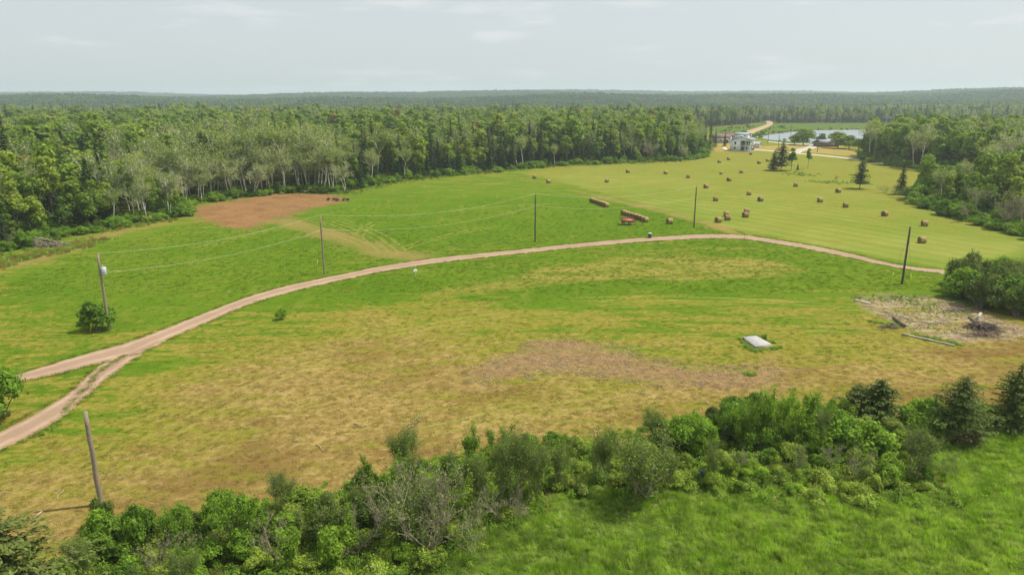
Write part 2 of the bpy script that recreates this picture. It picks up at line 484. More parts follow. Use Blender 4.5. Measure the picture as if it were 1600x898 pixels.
TANF = W([(1172, 229), (1250, 226), (1300, 226), (1375, 242), (1385, 252), (1290, 240), (1230, 236), (1175, 234)])
TANF2 = W([(1100, 232), (1140, 220), (1176, 222), (1180, 236), (1120, 238)])
MARSHB = W([(1090, 203), (1190, 192.5), (1300, 191.5), (1480, 191.5), (1640, 191), (1700, 205), (1560, 212), (1400, 230), (1230, 224), (1160, 214)])
MARSHF = W([(690, 905), (735, 860), (815, 806), (900, 788), (1000, 780), (1100, 770), (1200, 786), (1300, 794), (1430, 798), (1510, 775), (1450, 715), (1500, 690), (1600, 665), (1800, 660), (2200, 760), (2000, 1100), (1000, 1300), (500, 1150)])
HEDGE = W([(-60, 1010), (110, 868), (150, 815), (280, 812), (400, 795), (480, 778), (570, 752), (640, 738), (720, 715), (860, 693), (960, 688), (1010, 672), (1080, 655), (1200, 636), (1330, 640), (1420, 648), (1520, 638), (1640, 655), (1640, 670), (1480, 700), (1460, 740), (1560, 800), (1440, 808), (1300, 804), (1200, 796), (1100, 782), (1000, 790), (900, 798), (825, 815), (750, 868), (705, 915), (650, 965), (200, 1100)])
FOREST1 = W([(-420, 520), (-150, 436), (0, 393), (95, 368), (200, 354), (283, 339), (290, 322), (380, 308), (470, 300), (545, 301), (600, 287), (700, 274), (780, 267), (830, 261), (900, 257), (1000, 254), (1065, 251), (1098, 246), (1102, 236), (1098, 222), (1085, 206)]) + [(150, 640), (190, 950), (-1100, 950), (-900, 500)]
FOREST3 = W([(1340, 249), (1375, 257), (1430, 266), (1520, 276), (1640, 290), (1860, 310), (1860, 236), (1600, 226), (1480, 219), (1410, 224), (1365, 234)])
FOREST4 = W([(1450, 300), (1440, 316), (1490, 333), (1540, 352), (1600, 372), (1760, 405), (1980, 400), (1880, 320), (1640, 296), (1540, 281), (1505, 290), (1480, 300)])
TRACK = W([(440, 345), (500, 362), (560, 382), (610, 398), (650, 404)])
TRACK2 = W([(900, 298), (985, 318), (1060, 338), (1110, 352), (1145, 366), (1160, 371)])
TRACKL = W([(-120, 460), (0, 416), (70, 402), (110, 385), (180, 362), (260, 350)])
TRACK3 = W([(1205, 560), (1195, 575), (1190, 600), (1210, 625)])

DRYPTS = [(20, 760, .80), (100, 700, .50), (200, 650, .42), (300, 620, .80), (450, 600, .86), (500, 680, .95), (300, 545, .38), (420, 502, .18),
          (440, 465, -.1), (560, 500, .48), (700, 500, .40), (620, 560, .72), (700, 620, .78), (800, 640, .64), (860, 500, .34), (1000, 480, .22), (1000, 520, .30),
          (1200, 480, .20), (1200, 520, .26), (1100, 555, .34), (1300, 540, .36), (1280, 600, .62), (1400, 600, .86), (1500, 570, .82), (1560, 545, .78),
          (1350, 490, .34), (1450, 545, .62), (1000, 640, .64), (1150, 625, .72), (900, 455, -.2), (600, 455, -.2), (1300, 440, -.2), (1100, 448, -.2), (240, 570, .02), (150, 665, .05),
          (0, 722, .15), (700, 700, .80), (550, 745, .85), (300, 760, .78), (150, 825, .85), (1450, 450, -.1), (200, 450, -.1), (400, 400, -.2), (40, 640, .30), (100, 560, .22),
          (20, 520, .25), (250, 480, -.05), (700, 350, -.3), (900, 350, -.3), (1600, 620, .6), (1600, 430, -.2), (860, 470, -.05), (1330, 463, .1), (560, 470, .0), (60, 860, .7), (110, 895, .45), (-80, 700, .4), (-200, 800, .6), (1750, 560, .6)]

def attribute_fields(x, y):
    A = {}
    P = np.array([G0(u, v) for u, v, _ in DRYPTS]); Vv = np.array([d for *_, d in DRYPTS])
    num = np.zeros_like(x); den = np.zeros_like(x)
    for (px, py), val in zip(P, Vv):
        w = 1.0 / ((x - px) ** 2 + (y - py) ** 2 + 6.0) ** 1.7
        num += w * val; den += w
    A['dry'] = num / den
    def c(s): return np.clip(s, -40, 40)
    A['soil'] = c(sdf_poly(x, y, SOIL)); A['mulch'] = c(sdf_poly(x, y, MULCH)); A['chips'] = c(sdf_poly(x, y, CHIPS))
    A['hay'] = c(sdf_poly(x, y, HAYF)); A['hays'] = c(sdf_poly(x, y, HAYS))
    A['tan'] = c(np.maximum(sdf_poly(x, y, TANF), sdf_poly(x, y, TANF2)))
    A['marsh'] = c(np.maximum(sdf_poly(x, y, MARSHB), sdf_poly(x, y, MARSHF)))
    fl = np.maximum(np.maximum(sdf_poly(x, y, FOREST1), sdf_poly(x, y, FOREST3)), np.maximum(sdf_poly(x, y, FOREST4), sdf_poly(x, y, HEDGE)))
    fl = np.maximum(fl, np.where((sdf_poly(x, y, MARSHB) < -5), y - 640.0, -40.0))
    A['floor'] = c(fl)
    A['track'] = -c(np.minimum(np.minimum(sd_line(x, y, TRACK) * 0.62, sd_line(x, y, TRACK2) * 1.3), np.minimum(sd_line(x, y, TRACKL) * 0.9, sd_line(x, y, TRACK3) * 1.5)))
    A['pond'] = c(sdf_poly(x, y, POND_W))
    return A

# ------------------------------------------------------------------ ground
def axis(segs):
    out = []
    for a, b, st in segs: out += list(np.arange(a, b, st, dtype=float))
    return out
xs = np.array(axis([(-9000, -2400, 600), (-2400, -800, 100), (-800, -240, 20), (-240, 260, 2), (260, 520, 5), (520, 900, 20), (900, 2600, 100), (2600, 9001, 600)]))
ys = np.array(axis([(-200, 10, 15), (10, 300, 2), (300, 720, 4), (720, 1100, 15), (1100, 4800, 60), (4800, 9001, 500)]))
gx, gy = np.meshgrid(xs, ys)
gz = terrain(gx, gy)
nx, ny = len(xs), len(ys)
ii = (np.arange(ny - 1)[:, None] * nx + np.arange(nx - 1)[None, :]).ravel()
gq = np.stack([ii, ii + 1, ii + 1 + nx, ii + nx], 1)
gme = mesh_np('ground', np.stack([gx.ravel(), gy.ravel(), gz.ravel()], 1), [gq], smooth=True)
for nm, arr in attribute_fields(gx, gy).items():
    at = gme.attributes.new(nm, 'FLOAT', 'POINT')
    at.data.foreach_set('value', arr.ravel().astype(np.float32))

def ground_mat():
    k = NT('field_ground')
    pos = k.n('ShaderNodeNewGeometry').outputs['Position']
    st = k.mapping(pos, (0.16, 0.75, 1.0), (0, 0, math.radians(-10)))       # mowing streaks
    big = k.noise(pos, 0.022, 3); med = k.noise(pos, 0.12, 4, 0.6); fine = k.noise(pos, 1.3, 5, 0.7); grit = k.noise(pos, 7.0, 4, 0.75)
    streak = k.noise(st, 0.55, 6, 0.68, 0.6); streak2 = k.noise(st, 2.6, 5, 0.7, 0.5)
    # lawn
    c = k.ramp(k.math('ADD', k.math('MULTIPLY', big, 0.55), k.math('MULTIPLY', med, 0.45)),
               [(0.32, (0.080, 0.188, 0.012, 1)), (0.5, (0.118, 0.224, 0.017, 1)), (0.68, (0.178, 0.258, 0.030, 1))])
    c = k.mix(k.mr(fine, 0.35, 0.75, 0, 0.6), c, (0.085, 0.155, 0.014, 1))
    c = k.mix(k.mr(k.noise(pos, 3.2, 4, 0.7), 0.5, 0.75, 0, 0.45), c, (0.21, 0.275, 0.038, 1))
    c = k.mix(k.mr(streak2, 0.50, 0.74, 0, 0.5), c, (0.23, 0.265, 0.035, 1))
    c = k.mix(k.mr(k.noise(k.mapping(pos, (0.5, 0.06, 1), (0, 0, math.radians(62))), 0.9, 4, 0.6), 0.56, 0.72, 0, 0.35), c, (0.26, 0.27, 0.06, 1))
    lawn = c
    # hay stubble with swaths
    wv = k.n('ShaderNodeTexWave', wave_type='BANDS', bands_direction='X', wave_profile='SIN')
    k.l(k.mapping(pos, (1, 1, 1), (0, 0, math.radians(-32))), wv.inputs['Vector'])
    wv.inputs['Scale'].default_value = 0.062; wv.inputs['Distortion'].default_value = 2.6; wv.inputs['Detail'].default_value = 2.0
    wv.inputs['Detail Scale'].default_value = 0.16
    sw = k.math('ADD', k.math('MULTIPLY', k.math('MULTIPLY', wv.outputs['Fac'], k.mr(big, 0.35, 0.65, 0.2, 1.0)), 0.16), k.math('MULTIPLY', k.math('ADD', k.math('MULTIPLY', streak2, 0.5), k.math('ADD', med, k.math('MULTIPLY', fine, 0.7))), 0.36))
    hay = k.ramp(sw, [(0.30, (0.150, 0.232, 0.032, 1)), (0.50, (0.234, 0.300, 0.062, 1)), (0.70, (0.370, 0.370, 0.130, 1))])
    hay = k.mix(k.mr(k.noise(pos, 0.035, 2), 0.4, 0.7, 0, 0.4), hay, (0.335, 0.335, 0.105, 1))
    hay = k.mix(k.mr(k.noise(pos, 0.028, 4, 0.6, 0.4), 0.48, 0.66, 0, 0.55), hay, (0.185, 0.235, 0.030, 1))
    def zone(name, amp, soft, off=0.0, nz=None):
        s = k.math('ADD', k.attr(name), k.math('MULTIPLY', k.math('SUBTRACT', nz if nz is not None else med, 0.5), amp))
        return k.mr(s, off - soft, off + soft)
    col = k.mix(zone('hay', 9.0, 3.0), lawn, hay)
    hs = k.mix(k.mr(streak, 0.36, 0.66), (0.20, 0.23, 0.035, 1), (0.345, 0.305, 0.095, 1))
    hsw = k.math('MULTIPLY', zone('hays', 6.0, 1.8), k.mr(streak, 0.26, 0.56, 0.30, 1.0))
    col = k.mix(hsw, col, hs)
    # dry cut field
    dr = k.math('ADD', k.attr('dry'), k.math('ADD', k.math('MULTIPLY', k.math('SUBTRACT', streak, 0.5), 1.9), k.math('ADD', k.math('MULTIPLY', k.math('SUBTRACT', streak2, 0.5), 1.0), k.math('MULTIPLY', k.math('SUBTRACT', fine, 0.5), 0.5))))
    olive = k.mix(k.mr(fine, 0.3, 0.7), (0.190, 0.205, 0.024, 1), (0.320, 0.290, 0.074, 1))
    brown = k.mix(k.mr(streak2, 0.3, 0.7), (0.140, 0.088, 0.028, 1), (0.265, 0.175, 0.068, 1))
    straw = k.mix(k.mr(fine, 0.3, 0.75), (0.235, 0.172, 0.056, 1), (0.465, 0.360, 0.160, 1))
    red = k.noise(pos, 0.075, 4, 0.6)
    tanb = k.mix(k.mr(k.math('ADD', k.math('MULTIPLY', red, 0.7), k.math('MULTIPLY', streak2, 0.3)), 0.46, 0.62), straw, brown)
    col = k.mix(k.mr(dr, 0.08, 0.36), col, olive)
    col = k.mix(k.mr(dr, 0.42, 0.86, 0, 0.95), col, tanb)
    inner = k.mr(k.attr('dry'), 0.15, 0.4)
    col = k.mix(k.math('MULTIPLY', inner, k.mr(k.noise(st, 1.5, 5, 0.75, 0.8), 0.60, 0.72, 0, 0.8)), col, (0.54, 0.43, 0.22, 1))
    col = k.mix(k.math('MULTIPLY', inner, k.mr(k.noise(pos, 0.9, 5, 0.72), 0.56, 0.72, 0, 0.75)), col, (0.105, 0.085, 0.030, 1))
    def band(a, b, w):
        (ax, ay), (bx, by) = G0(*a), G0(*b)
        L = math.hypot(bx - ax, by - ay); ux, uy = (bx - ax) / L, (by - ay) / L
        vs = k.n('ShaderNodeVectorMath', operation='SUBTRACT'); k.l(pos, vs.inputs[0]); vs.inputs[1].default_value = (ax, ay, 0)
        al = k.n('ShaderNodeVectorMath', operation='DOT_PRODUCT'); k.l(vs.outputs[0], al.inputs[0]); al.inputs[1].default_value = (ux, uy, 0)
        ac = k.n('ShaderNodeVectorMath', operation='DOT_PRODUCT'); k.l(vs.outputs[0], ac.inputs[0]); ac.inputs[1].default_value = (-uy, ux, 0)
        t = k.math('DIVIDE', al.outputs['Value'], L)
        bow = k.math('MULTIPLY', k.math('MULTIPLY', t, k.math('SUBTRACT', 1.0, t)), L * 0.22)
        d = k.math('ABSOLUTE', k.math('ADD', k.math('SUBTRACT', ac.outputs['Value'], bow), k.math('MULTIPLY', k.math('SUBTRACT', med, 0.5), 1.2)))
        pair = k.math('ABSOLUTE', k.math('SUBTRACT', d, 0.9))
        m_ = k.mr(pair, w * 0.4, w, 1.0, 0.0)
        ends = k.math('MULTIPLY', k.mr(t, 0.0, 0.12), k.mr(t, 0.88, 1.0, 1.0, 0.0))
        return k.math('MULTIPLY', m_, ends)
    tyre = None
    for a, b in (((500, 343), (602, 399)), ((520, 340), (634, 400)), ((455, 348), (575, 388)), ((560, 372), (590, 345)), ((700, 330), (880, 318)), ((860, 300), (1000, 322)), ((620, 392), (780, 352)), ((300, 392), (470, 350)), ((470, 560), (820, 490)), ((250, 690), (520, 560)), ((880, 470), (1300, 480)), ((620, 690), (1050, 625))):
        v_ = band(a, b, 0.42)
        tyre = v_ if tyre is None else k.math('MAXIMUM', tyre, v_)
    col = k.mix(k.math('MULTIPLY', tyre, k.mr(fine, 0.25, 0.6, 0.15, 0.62)), col, (0.34, 0.32, 0.10, 1))
    # tracks worn in grass
    tw = k.math('ADD', k.attr('track'), k.math('MULTIPLY', k.math('SUBTRACT', med, 0.5), 7.0))
    col = k.mix(k.math('MULTIPLY', k.mr(tw, -4.2, 0.6, 0, 0.85), k.mr(streak2, 0.30, 0.55, 0.6, 1.0)), col, k.mix(k.mr(fine, 0.3, 0.7), (0.270, 0.195, 0.085, 1), (0.370, 0.275, 0.125, 1)))
    # mulch, bare soil, wood chips
    mul = k.ramp(k.math('ADD', k.math('MULTIPLY', fine, 0.5), k.math('MULTIPLY', grit, 0.5)), [(0.30, (0.13, 0.085, 0.045, 1)), (0.5, (0.30, 0.205, 0.115, 1)), (0.72, (0.46, 0.34, 0.20, 1))])
    col = k.mix(k.math('MULTIPLY', zone('mulch', 13.0, 2.2, nz=streak), k.mr(streak2, 0.30, 0.52, 0.45, 1.0)), col, mul)
    so = k.ramp(k.math('ADD', k.math('MULTIPLY', fine, 0.45), k.math('ADD', k.math('MULTIPLY', med, 0.25), k.math('MULTIPLY', streak2, 0.3))), [(0.34, (0.140, 0.070, 0.034, 1)), (0.5, (0.320, 0.175, 0.085, 1)), (0.66, (0.50, 0.31, 0.165, 1))])
    so = k.mix(k.mr(k.noise(pos, 0.16, 4, 0.65), 0.48, 0.70, 0, 0.65), so, (0.155, 0.082, 0.045, 1))
    so = k.mix(k.mr(k.noise(k.mapping(pos, (0.12, 0.9, 1), (0, 0, math.radians(24))), 1.1, 4, 0.6), 0.56, 0.70, 0, 0.6), so, (0.52, 0.34, 0.20, 1))
    so = k.mix(0.35, so, (0.25, 0.165, 0.095, 1))
    col = k.mix(zone('soil', 19.0, 2.4, nz=k.noise(pos, 0.22, 5, 0.65)), col, so)
    ch = k.ramp(k.math('ADD', k.math('MULTIPLY', fine, 0.55), k.math('MULTIPLY', grit, 0.45)), [(0.32, (0.190, 0.140, 0.095, 1)), (0.5, (0.370, 0.310, 0.225, 1)), (0.7, (0.56, 0.50, 0.40, 1))])
    chw = k.math('MULTIPLY', zone('chips', 5.0, 1.0), k.mr(k.noise(st, 1.6, 4, 0.65), 0.36, 0.56, 0.05, 1.0))
    col = k.mix(chw, col, ch)
    tf = k.mix(k.mr(fine, 0.3, 0.7), (0.36, 0.27, 0.09, 1), (0.44, 0.36, 0.15, 1))
    col = k.mix(k.math('MULTIPLY', zone('tan', 8.0, 2.0), k.mr(med, 0.3, 0.6, 0.5, 1.0)), col, tf)
    mg = k.mix(k.mr(k.math('ADD', k.math('MULTIPLY', med, 0.5), k.math('MULTIPLY', streak, 0.5)), 0.36, 0.62), (0.060, 0.125, 0.018, 1), (0.150, 0.205, 0.040, 1))
    col = k.mix(zone('marsh', 4.0, 1.5), col, mg)
    ff = k.mix(k.mr(fine, 0.3, 0.7), (0.045, 0.062, 0.014, 1), (0.095, 0.120, 0.026, 1))
    col = k.mix(zone('floor', 4.0, 1.2, off=0.8), col, ff)
    col = k.mix(k.mr(k.attr('pond'), -5.0, -1.0), col, (0.15, 0.12, 0.06, 1))
    col = k.mix(1.0, col, (0.80, 0.765, 0.62, 1), 'MULTIPLY')
    k.principled(col, 1.0, 0.0, k.math('ADD', k.math('MULTIPLY', fine, 0.7), k.math('ADD', k.math('MULTIPLY', grit, 0.35), k.math('MULTIPLY', streak, 0.6))), 0.75, 0.25)
    return k.m
gme.materials.append(ground_mat())
ground = link(bpy.data.objects.new('ground', gme)); tag(ground, kind='structure', label='open farm ground of lawn, hay stubble and dry cut field')

# pond water
wp = [(x, y) for x, y in POND_W]
cxw = sum(p[0] for p in wp) / len(wp); cyw = sum(p[1] for p in wp) / len(wp)
def water_mat():
    k = NT('pond_water')
    pos = k.n('ShaderNodeNewGeometry').outputs['Position']
    n = k.noise(k.mapping(pos, (1, 2.2, 1)), 0.5, 4, 0.6)
    k.principled((0.22, 0.24, 0.27, 1), 0.30, 0.5, n, 0.02, 0.03)
    return k.m
mb = MB()
ext = [(cxw + (x - cxw) * 1.06, cyw + (y - cyw) * 1.18) for x, y in wp]
mb.add([(cxw, cyw, -0.55)] + [(x, y, -0.55) for x, y in ext], T=[(0, 1 + i, 1 + (i + 1) % len(ext)) for i in range(len(ext))])
wo = mb.obj('pond_water', water_mat()); tag(wo, kind='structure', label='still grey pond beyond the hay field')

# ------------------------------------------------------------------ roads
def catmull(P, n):
    P = np.asarray(P, float); k = len(P)
    Q = np.vstack([2 * P[0] - P[1], P, 2 * P[-1] - P[-2]])
    out = []
    for i in range(k - 1):
        p0, p1, p2, p3 = Q[i:i + 4]
        for t in np.linspace(0, 1, n, endpoint=False):
            out.append(0.5 * ((2 * p1) + (-p0 + p2) * t + (2 * p0 - 5 * p1 + 4 * p2 - p3) * t * t + (-p0 + 3 * p1 - 3 * p2 + p3) * t ** 3))
    out.append(P[-1])
    return np.array(out)

def road(name, upper, lower, mat, label, lift=0.03, n=14, jitter=0.14, seed=1):
    r = np.random.default_rng(seed)
    A = catmull([G0(*p) for p in upper], n); B = catmull([G0(*p) for p in lower], n)
    L = np.concatenate([[0], np.cumsum(np.linalg.norm(np.diff((A + B) / 2, axis=0), axis=1))])
    m = int(L[-1] / 0.5) + 2
    s = np.linspace(0, L[-1], m)
    A = np.stack([np.interp(s, L, A[:, i]) for i in range(2)], 1); B = np.stack([np.interp(s, L, B[:, i]) for i in range(2)], 1)
    ka = r.normal(size=m); kb = r.normal(size=m)
    ker = np.array([.2, .6, .2]); ka = np.convolve(ka, ker, 'same'); kb = np.convolve(kb, ker, 'same')
    dirv = (B - A) / (np.linalg.norm(B - A, axis=1)[:, None] + 1e-9)
    A = A + dirv * (ka * jitter)[:, None]; B = B + dirv * (kb * jitter)[:, None]
    cs = np.linspace(0, 1, 9)
    P = A[:, None, :] * (1 - cs)[None, :, None] + B[:, None, :] * cs[None, :, None]
    z = terrain(P[..., 0], P[..., 1]) + lift + 0.03 * (1 - (2 * cs - 1) ** 2)[None, :]
    z[:, 0] -= lift + 0.05; z[:, -1] -= lift + 0.05
    V = np.dstack([P, z]).reshape(-1, 3)
    i0 = (np.arange(m - 1)[:, None] * 9 + np.arange(8)[None, :]).ravel()
    me = mesh_np(name, V, [np.stack([i0, i0 + 9, i0 + 10, i0 + 1], 1)], (mat,), smooth=True)
    at = me.attributes.new('across', 'FLOAT', 'POINT')
    at.data.foreach_set('value', np.tile(np.abs(2 * cs - 1), m).astype(np.float32))
    o = link(bpy.data.objects.new(name, me)); tag(o, kind='structure', label=label)
    return A, B

DRV_U = [(-150, 632), (-60, 608), (27, 583), (85, 566), (143, 549), (190, 537), (232, 523), (321, 489), (392, 463), (463, 444), (540, 428), (600, 415.5), (700, 401), (800, 391), (900, 381), (1000, 373), (1100, 367.5), (1160, 369), (1205, 375), (1260, 384), (1320, 396), (1400, 415), (1475, 424)]
DRV_L = [(-150, 652), (-60, 625), (30, 598), (89, 585), (148, 571), (212, 556), (252, 537), (321, 508), (392, 478), (463, 457), (540, 439), (600, 426), (700, 410), (800, 398.5), (900, 388.5), (1000, 380), (1100, 375), (1160, 376), (1205, 382.5), (1260, 391.5), (1320, 404), (1400, 421), (1475, 431)]
road('gravel_driveway', DRV_U, DRV_L, M['gravel'], 'pinkish gravel driveway curving across the green field', 0.035, seed=2)
road('gravel_lane', [(-130, 716), (0, 672), (89, 624), (118, 603), (153, 571), (183, 556), (235, 535)], [(-130, 770), (-20, 715), (89, 661), (143, 615), (178, 587), (214, 561), (262, 533)], M['gravel'], 'gravel lane forking off towards the near left corner', 0.028, seed=3)
road('house_road', [(1176, 233), (1220, 236.5), (1290, 243), (1350, 250.5), (1400, 257.5), (1450, 264), (1520, 273), (1620, 284)], [(1176, 234.6), (1220, 238.4), (1290, 245.2), (1350, 253), (1400, 260.2), (1450, 267), (1520, 276.3), (1620, 288)], M['pale_gravel'], 'pale gravel road running from the white house to the right woods', 0.08, seed=4)
road('branch_road', [(1238, 238.5), (1243, 233.5), (1258, 229.8), (1262, 227.5), (1250, 226.2), (1236, 226), (1200, 222)], [(1250, 240), (1258, 235.5), (1275, 231.5), (1277, 227), (1262, 224.6), (1240, 224.5), (1200, 220.8)], M['pale_gravel'], 'pale branch road bending towards the pond', 0.11, seed=5)
road('clay_road', [(1150, 209), (1165, 204.8), (1180, 200.5), (1192, 196.5), (1198, 193.4), (1197, 190.5), (1196, 188.6)], [(1178, 209), (1186, 204.8), (1196, 200.5), (1204, 196.8), (1208, 193.2), (1207, 189.8), (1203, 187.6)], M['clay_road'], 'tan clay road winding up into the far forest', 0.15, seed=6)

# ------------------------------------------------------------------ plant meshes
def unit(r, n):
    v = r.normal(size=(n, 3)); return v / np.linalg.norm(v, axis=1)[:, None]

def limb_pts(a, b, r, bend=0.12, n=5):
    a, b = np.asarray(a, float), np.asarray(b, float)
    t = np.linspace(0, 1, n)[:, None]
    off = r.normal(size=3) * np.linalg.norm(b - a) * bend
    return a + (b - a) * t + off * (t * (1 - t) * 4) * 0.6 + np.array([0, 0, -1]) * 0

def lobes_cards(mb, r, lobes, n, size, flat=1.0, low=-0.45, aspect=0.62):
    C = np.array([l[0] for l in lobes]); R = np.array([l[1] for l in lobes])
    pr = R ** 2 / (R ** 2).sum()
    out_c, out_n = [], []
    need = n
    while need > 0:
        k = need * 2 + 20
        i = r.choice(len(R), k, p=pr)
        d = unit(r, k); d[:, 2] = np.where(d[:, 2] < low, -d[:, 2], d[:, 2])
        wob = 1 + 0.28 * np.sin(d[:, 0] * 7 + i * 2.1) * np.sin(d[:, 1] * 8 + i) * np.sin(d[:, 2] * 6 + i * 1.3)
        rad = R[i] * wob * (0.55 + 0.58 * r.random(k) ** 0.75)
        P = C[i] + d * rad[:, None] * np.array([1, 1, flat])
        keep = np.ones(k, bool)
        for j in range(len(R)):
            q = (P - C[j]) / np.array([1, 1, flat])
            keep &= ~((np.linalg.norm(q, axis=1) < R[j] * 0.6) & (i != j))
        keep &= P[:, 2] > 0.05
        out_c.append(P[keep]); out_n.append(d[keep]); need -= keep.sum()
    P = np.vstack(out_c)[:n]; N = np.vstack(out_n)[:n]
    N = N * 0.9 + unit(r, len(P)) * 0.6 + np.array([0, 0, 0.3])
    s = size * (0.5 + 1.1 * r.random(len(P)) ** 1.5)
    mb.cards(P, N, s, s * aspect, r)

def broadleaf(seed, h, rad, n, size, trunk_r=0.16, crown0=0.3, nl=20, sides=5):
    r = np.random.default_rng(seed)
    zc, rz = h * (crown0 + 1) / 2, h * (1 - crown0) / 2
    lobes = []
    for i in range(nl):
        d = unit(r, 1)[0]; q = r.random() ** 0.5
        c = np.array([d[0] * rad * 0.62 * q, d[1] * rad * 0.62 * q, zc + d[2] * rz * 0.66 * q])
        lobes.append((c, rad * r.uniform(0.22, 0.46)))
    lobes.append((np.array([0, 0, h - rad * 0.42]), rad * 0.42))
    tk = MB()
    bend = r.normal(size=2) * 0.03 * h
    tp = [(bend[0] * t, bend[1] * t, h * 0.78 * t) for t in np.linspace(0, 1, 6)]
    tp[0] = (0, 0, -0.4)
    tk.tube(tp, np.linspace(trunk_r, trunk_r * 0.3, 6), sides)
    for c, R in lobes[:9]:
        t0 = r.uniform(0.3, 0.75); s = np.array([bend[0] * t0, bend[1] * t0, h * 0.78 * t0]);
        if s[2] > c[2]: s = s * 0.6
        tk.tube(limb_pts(s, c, r, 0.1, 4), np.linspace(trunk_r * 0.42, trunk_r * 0.1, 4), 4, False)
    cr = MB()
    lobes_cards(cr, r, lobes, n, size, 0.85)
    return tk, cr

def spruce(seed, h, rad, dens=1.0, size=0.42, z0=0.06, trunk_r=0.14, ragged=0.25, droop=0.25, gap=0.0, power=0.85):
    r = np.random.default_rng(seed)
    tk = MB(); cr = MB()
    tk.tube([(0, 0, -0.3), (0, 0, h * 0.5), (0, 0, h * 0.98)], [trunk_r, trunk_r * 0.6, 0.02], 5)
    z = h * z0; C, N, U, S = [], [], [], []
    while z < h * 0.985:
        f = 1 - (z / h)
        R0 = rad * (f ** power) * (0.9 + 0.1 * math.sin(z * 3)) + 0.08
        nb = max(4, int((5 + 5 * f) * (0.8 + 0.2 * dens)))
        a0 = r.random() * 6.28
        for b in range(nb):
            if r.random() < gap: continue
            an = a0 + b * 6.283 / nb + r.normal() * 0.22
            L = R0 * (1 + r.normal() * ragged * 0.6)
            L = max(L, 0.1)
            dirv = np.array([math.cos(an), math.sin(an), 0])
            m = max(2, int(L / size * 2.1 * dens))
            t = (np.arange(m) + r.random(m) * 0.8) / m
            zz = z + L * (0.12 * t - droop * t ** 2) + r.normal(size=m) * 0.05 * size
            P = dirv[None] * (t * L)[:, None]; P[:, 2] = zz
            side = np.array([-dirv[1], dirv[0], 0])
            P += side[None] * (r.normal(size=m) * 0.30 * L * 0.5 * (1 - 0.4 * t))[:, None]
            C.append(P)
            N.append(np.array([0, 0, 1])[None] + dirv[None] * 0.35 + r.normal(size=(m, 3)) * 0.38)
            U.append(dirv[None] + side[None] * r.normal(size=(m, 1)) * 0.7 + np.array([0, 0, -0.25]))
            S.append(np.full(m, size) * (0.6 + 0.7 * r.random(m)) * (0.55 + 0.45 * min(1, f * 3)))
            if L > 0.5 and dens >= 1.0:
                tk.tube([(0, 0, z), tuple(dirv * L * 0.8 + np.array([0, 0, z + L * (0.1 - droop * 0.64)]))], [trunk_r * 0.22, 0.01], 3, False)
        z += h * 0.028 * (0.7 + 0.8 * f) + 0.05
    C = np.vstack(C); N = np.vstack(N); U = np.vstack(U); S = np.concatenate(S)
    cr.cards(C, N, S, S * 0.42, r, U)
    return tk, cr

def twig_tree(seed, h, spread, n_stems=1, depth=4, r0=0.11, leaf_n=0, leaf=0.3, lean=0.08, first=0.35, kids=4, thin=0.012, up=0.45, tip_cluster=0.45):
    """stems that branch again and again; leaves cluster at the twig ends"""
    r = np.random.default_rng(seed)
    tk = MB(); tips = []
    def grow(p, d, L, rad, dep):
        d = d / np.linalg.norm(d)
        n = 4 if dep == depth else 3
        pts = [p]; q = p.copy(); dd = d.copy()
        for i in range(n):
            dd = dd + r.normal(size=3) * (0.05 if dep == depth else 0.12); dd[2] += 0.05; dd /= np.linalg.norm(dd)
            q = q + dd * L / n; pts.append(q.copy())
        r1 = max(thin, rad * (0.55 if dep > 0 else 0.4))
        tk.tube(pts, np.linspace(rad, r1, len(pts)), 5 if dep == depth else 3, False)
        if dep == 0:
            tips.append(pts[-1]); tips.append(pts[-2]); return
        k = kids + (2 if dep == depth else 0)
        for j in range(k):
            t = r.uniform(first if dep == depth else 0.25, 1.0)
            idx = t * (len(pts) - 1); i0 = min(int(idx), len(pts) - 2)
            s = pts[i0] + (pts[i0 + 1] - pts[i0]) * (idx - i0)
            nd = dd * up + unit(r, 1)[0] * 0.75 * spread + np.array([0, 0, 0.25])
            grow(s, nd, L * r.uniform(0.38, 0.62), max(thin, rad * 0.45), dep - 1)
    for s in range(n_stems):
        d = np.array([r.normal() * lean * (1 + n_stems * 0.7), r.normal() * lean * (1 + n_stems * 0.7), 1])
        grow(np.array([r.normal() * 0.12 * (n_stems > 1), r.normal() * 0.12 * (n_stems > 1), -0.2]), d, h * r.uniform(0.62, 0.8), r0, depth)
    tips = np.array(tips)
    cr = MB()
    if leaf_n:
        i = r.integers(0, len(tips), leaf_n)
        P = tips[i] + r.normal(size=(leaf_n, 3)) * tip_cluster
        P = P[P[:, 2] > 0.15]
        s = leaf * (0.6 + 0.8 * r.random(len(P)))
        cr.cards(P, unit(r, len(P)) + np.array([0.2, 0, 0.5]), s, s * 0.6, r)
    return tk, cr

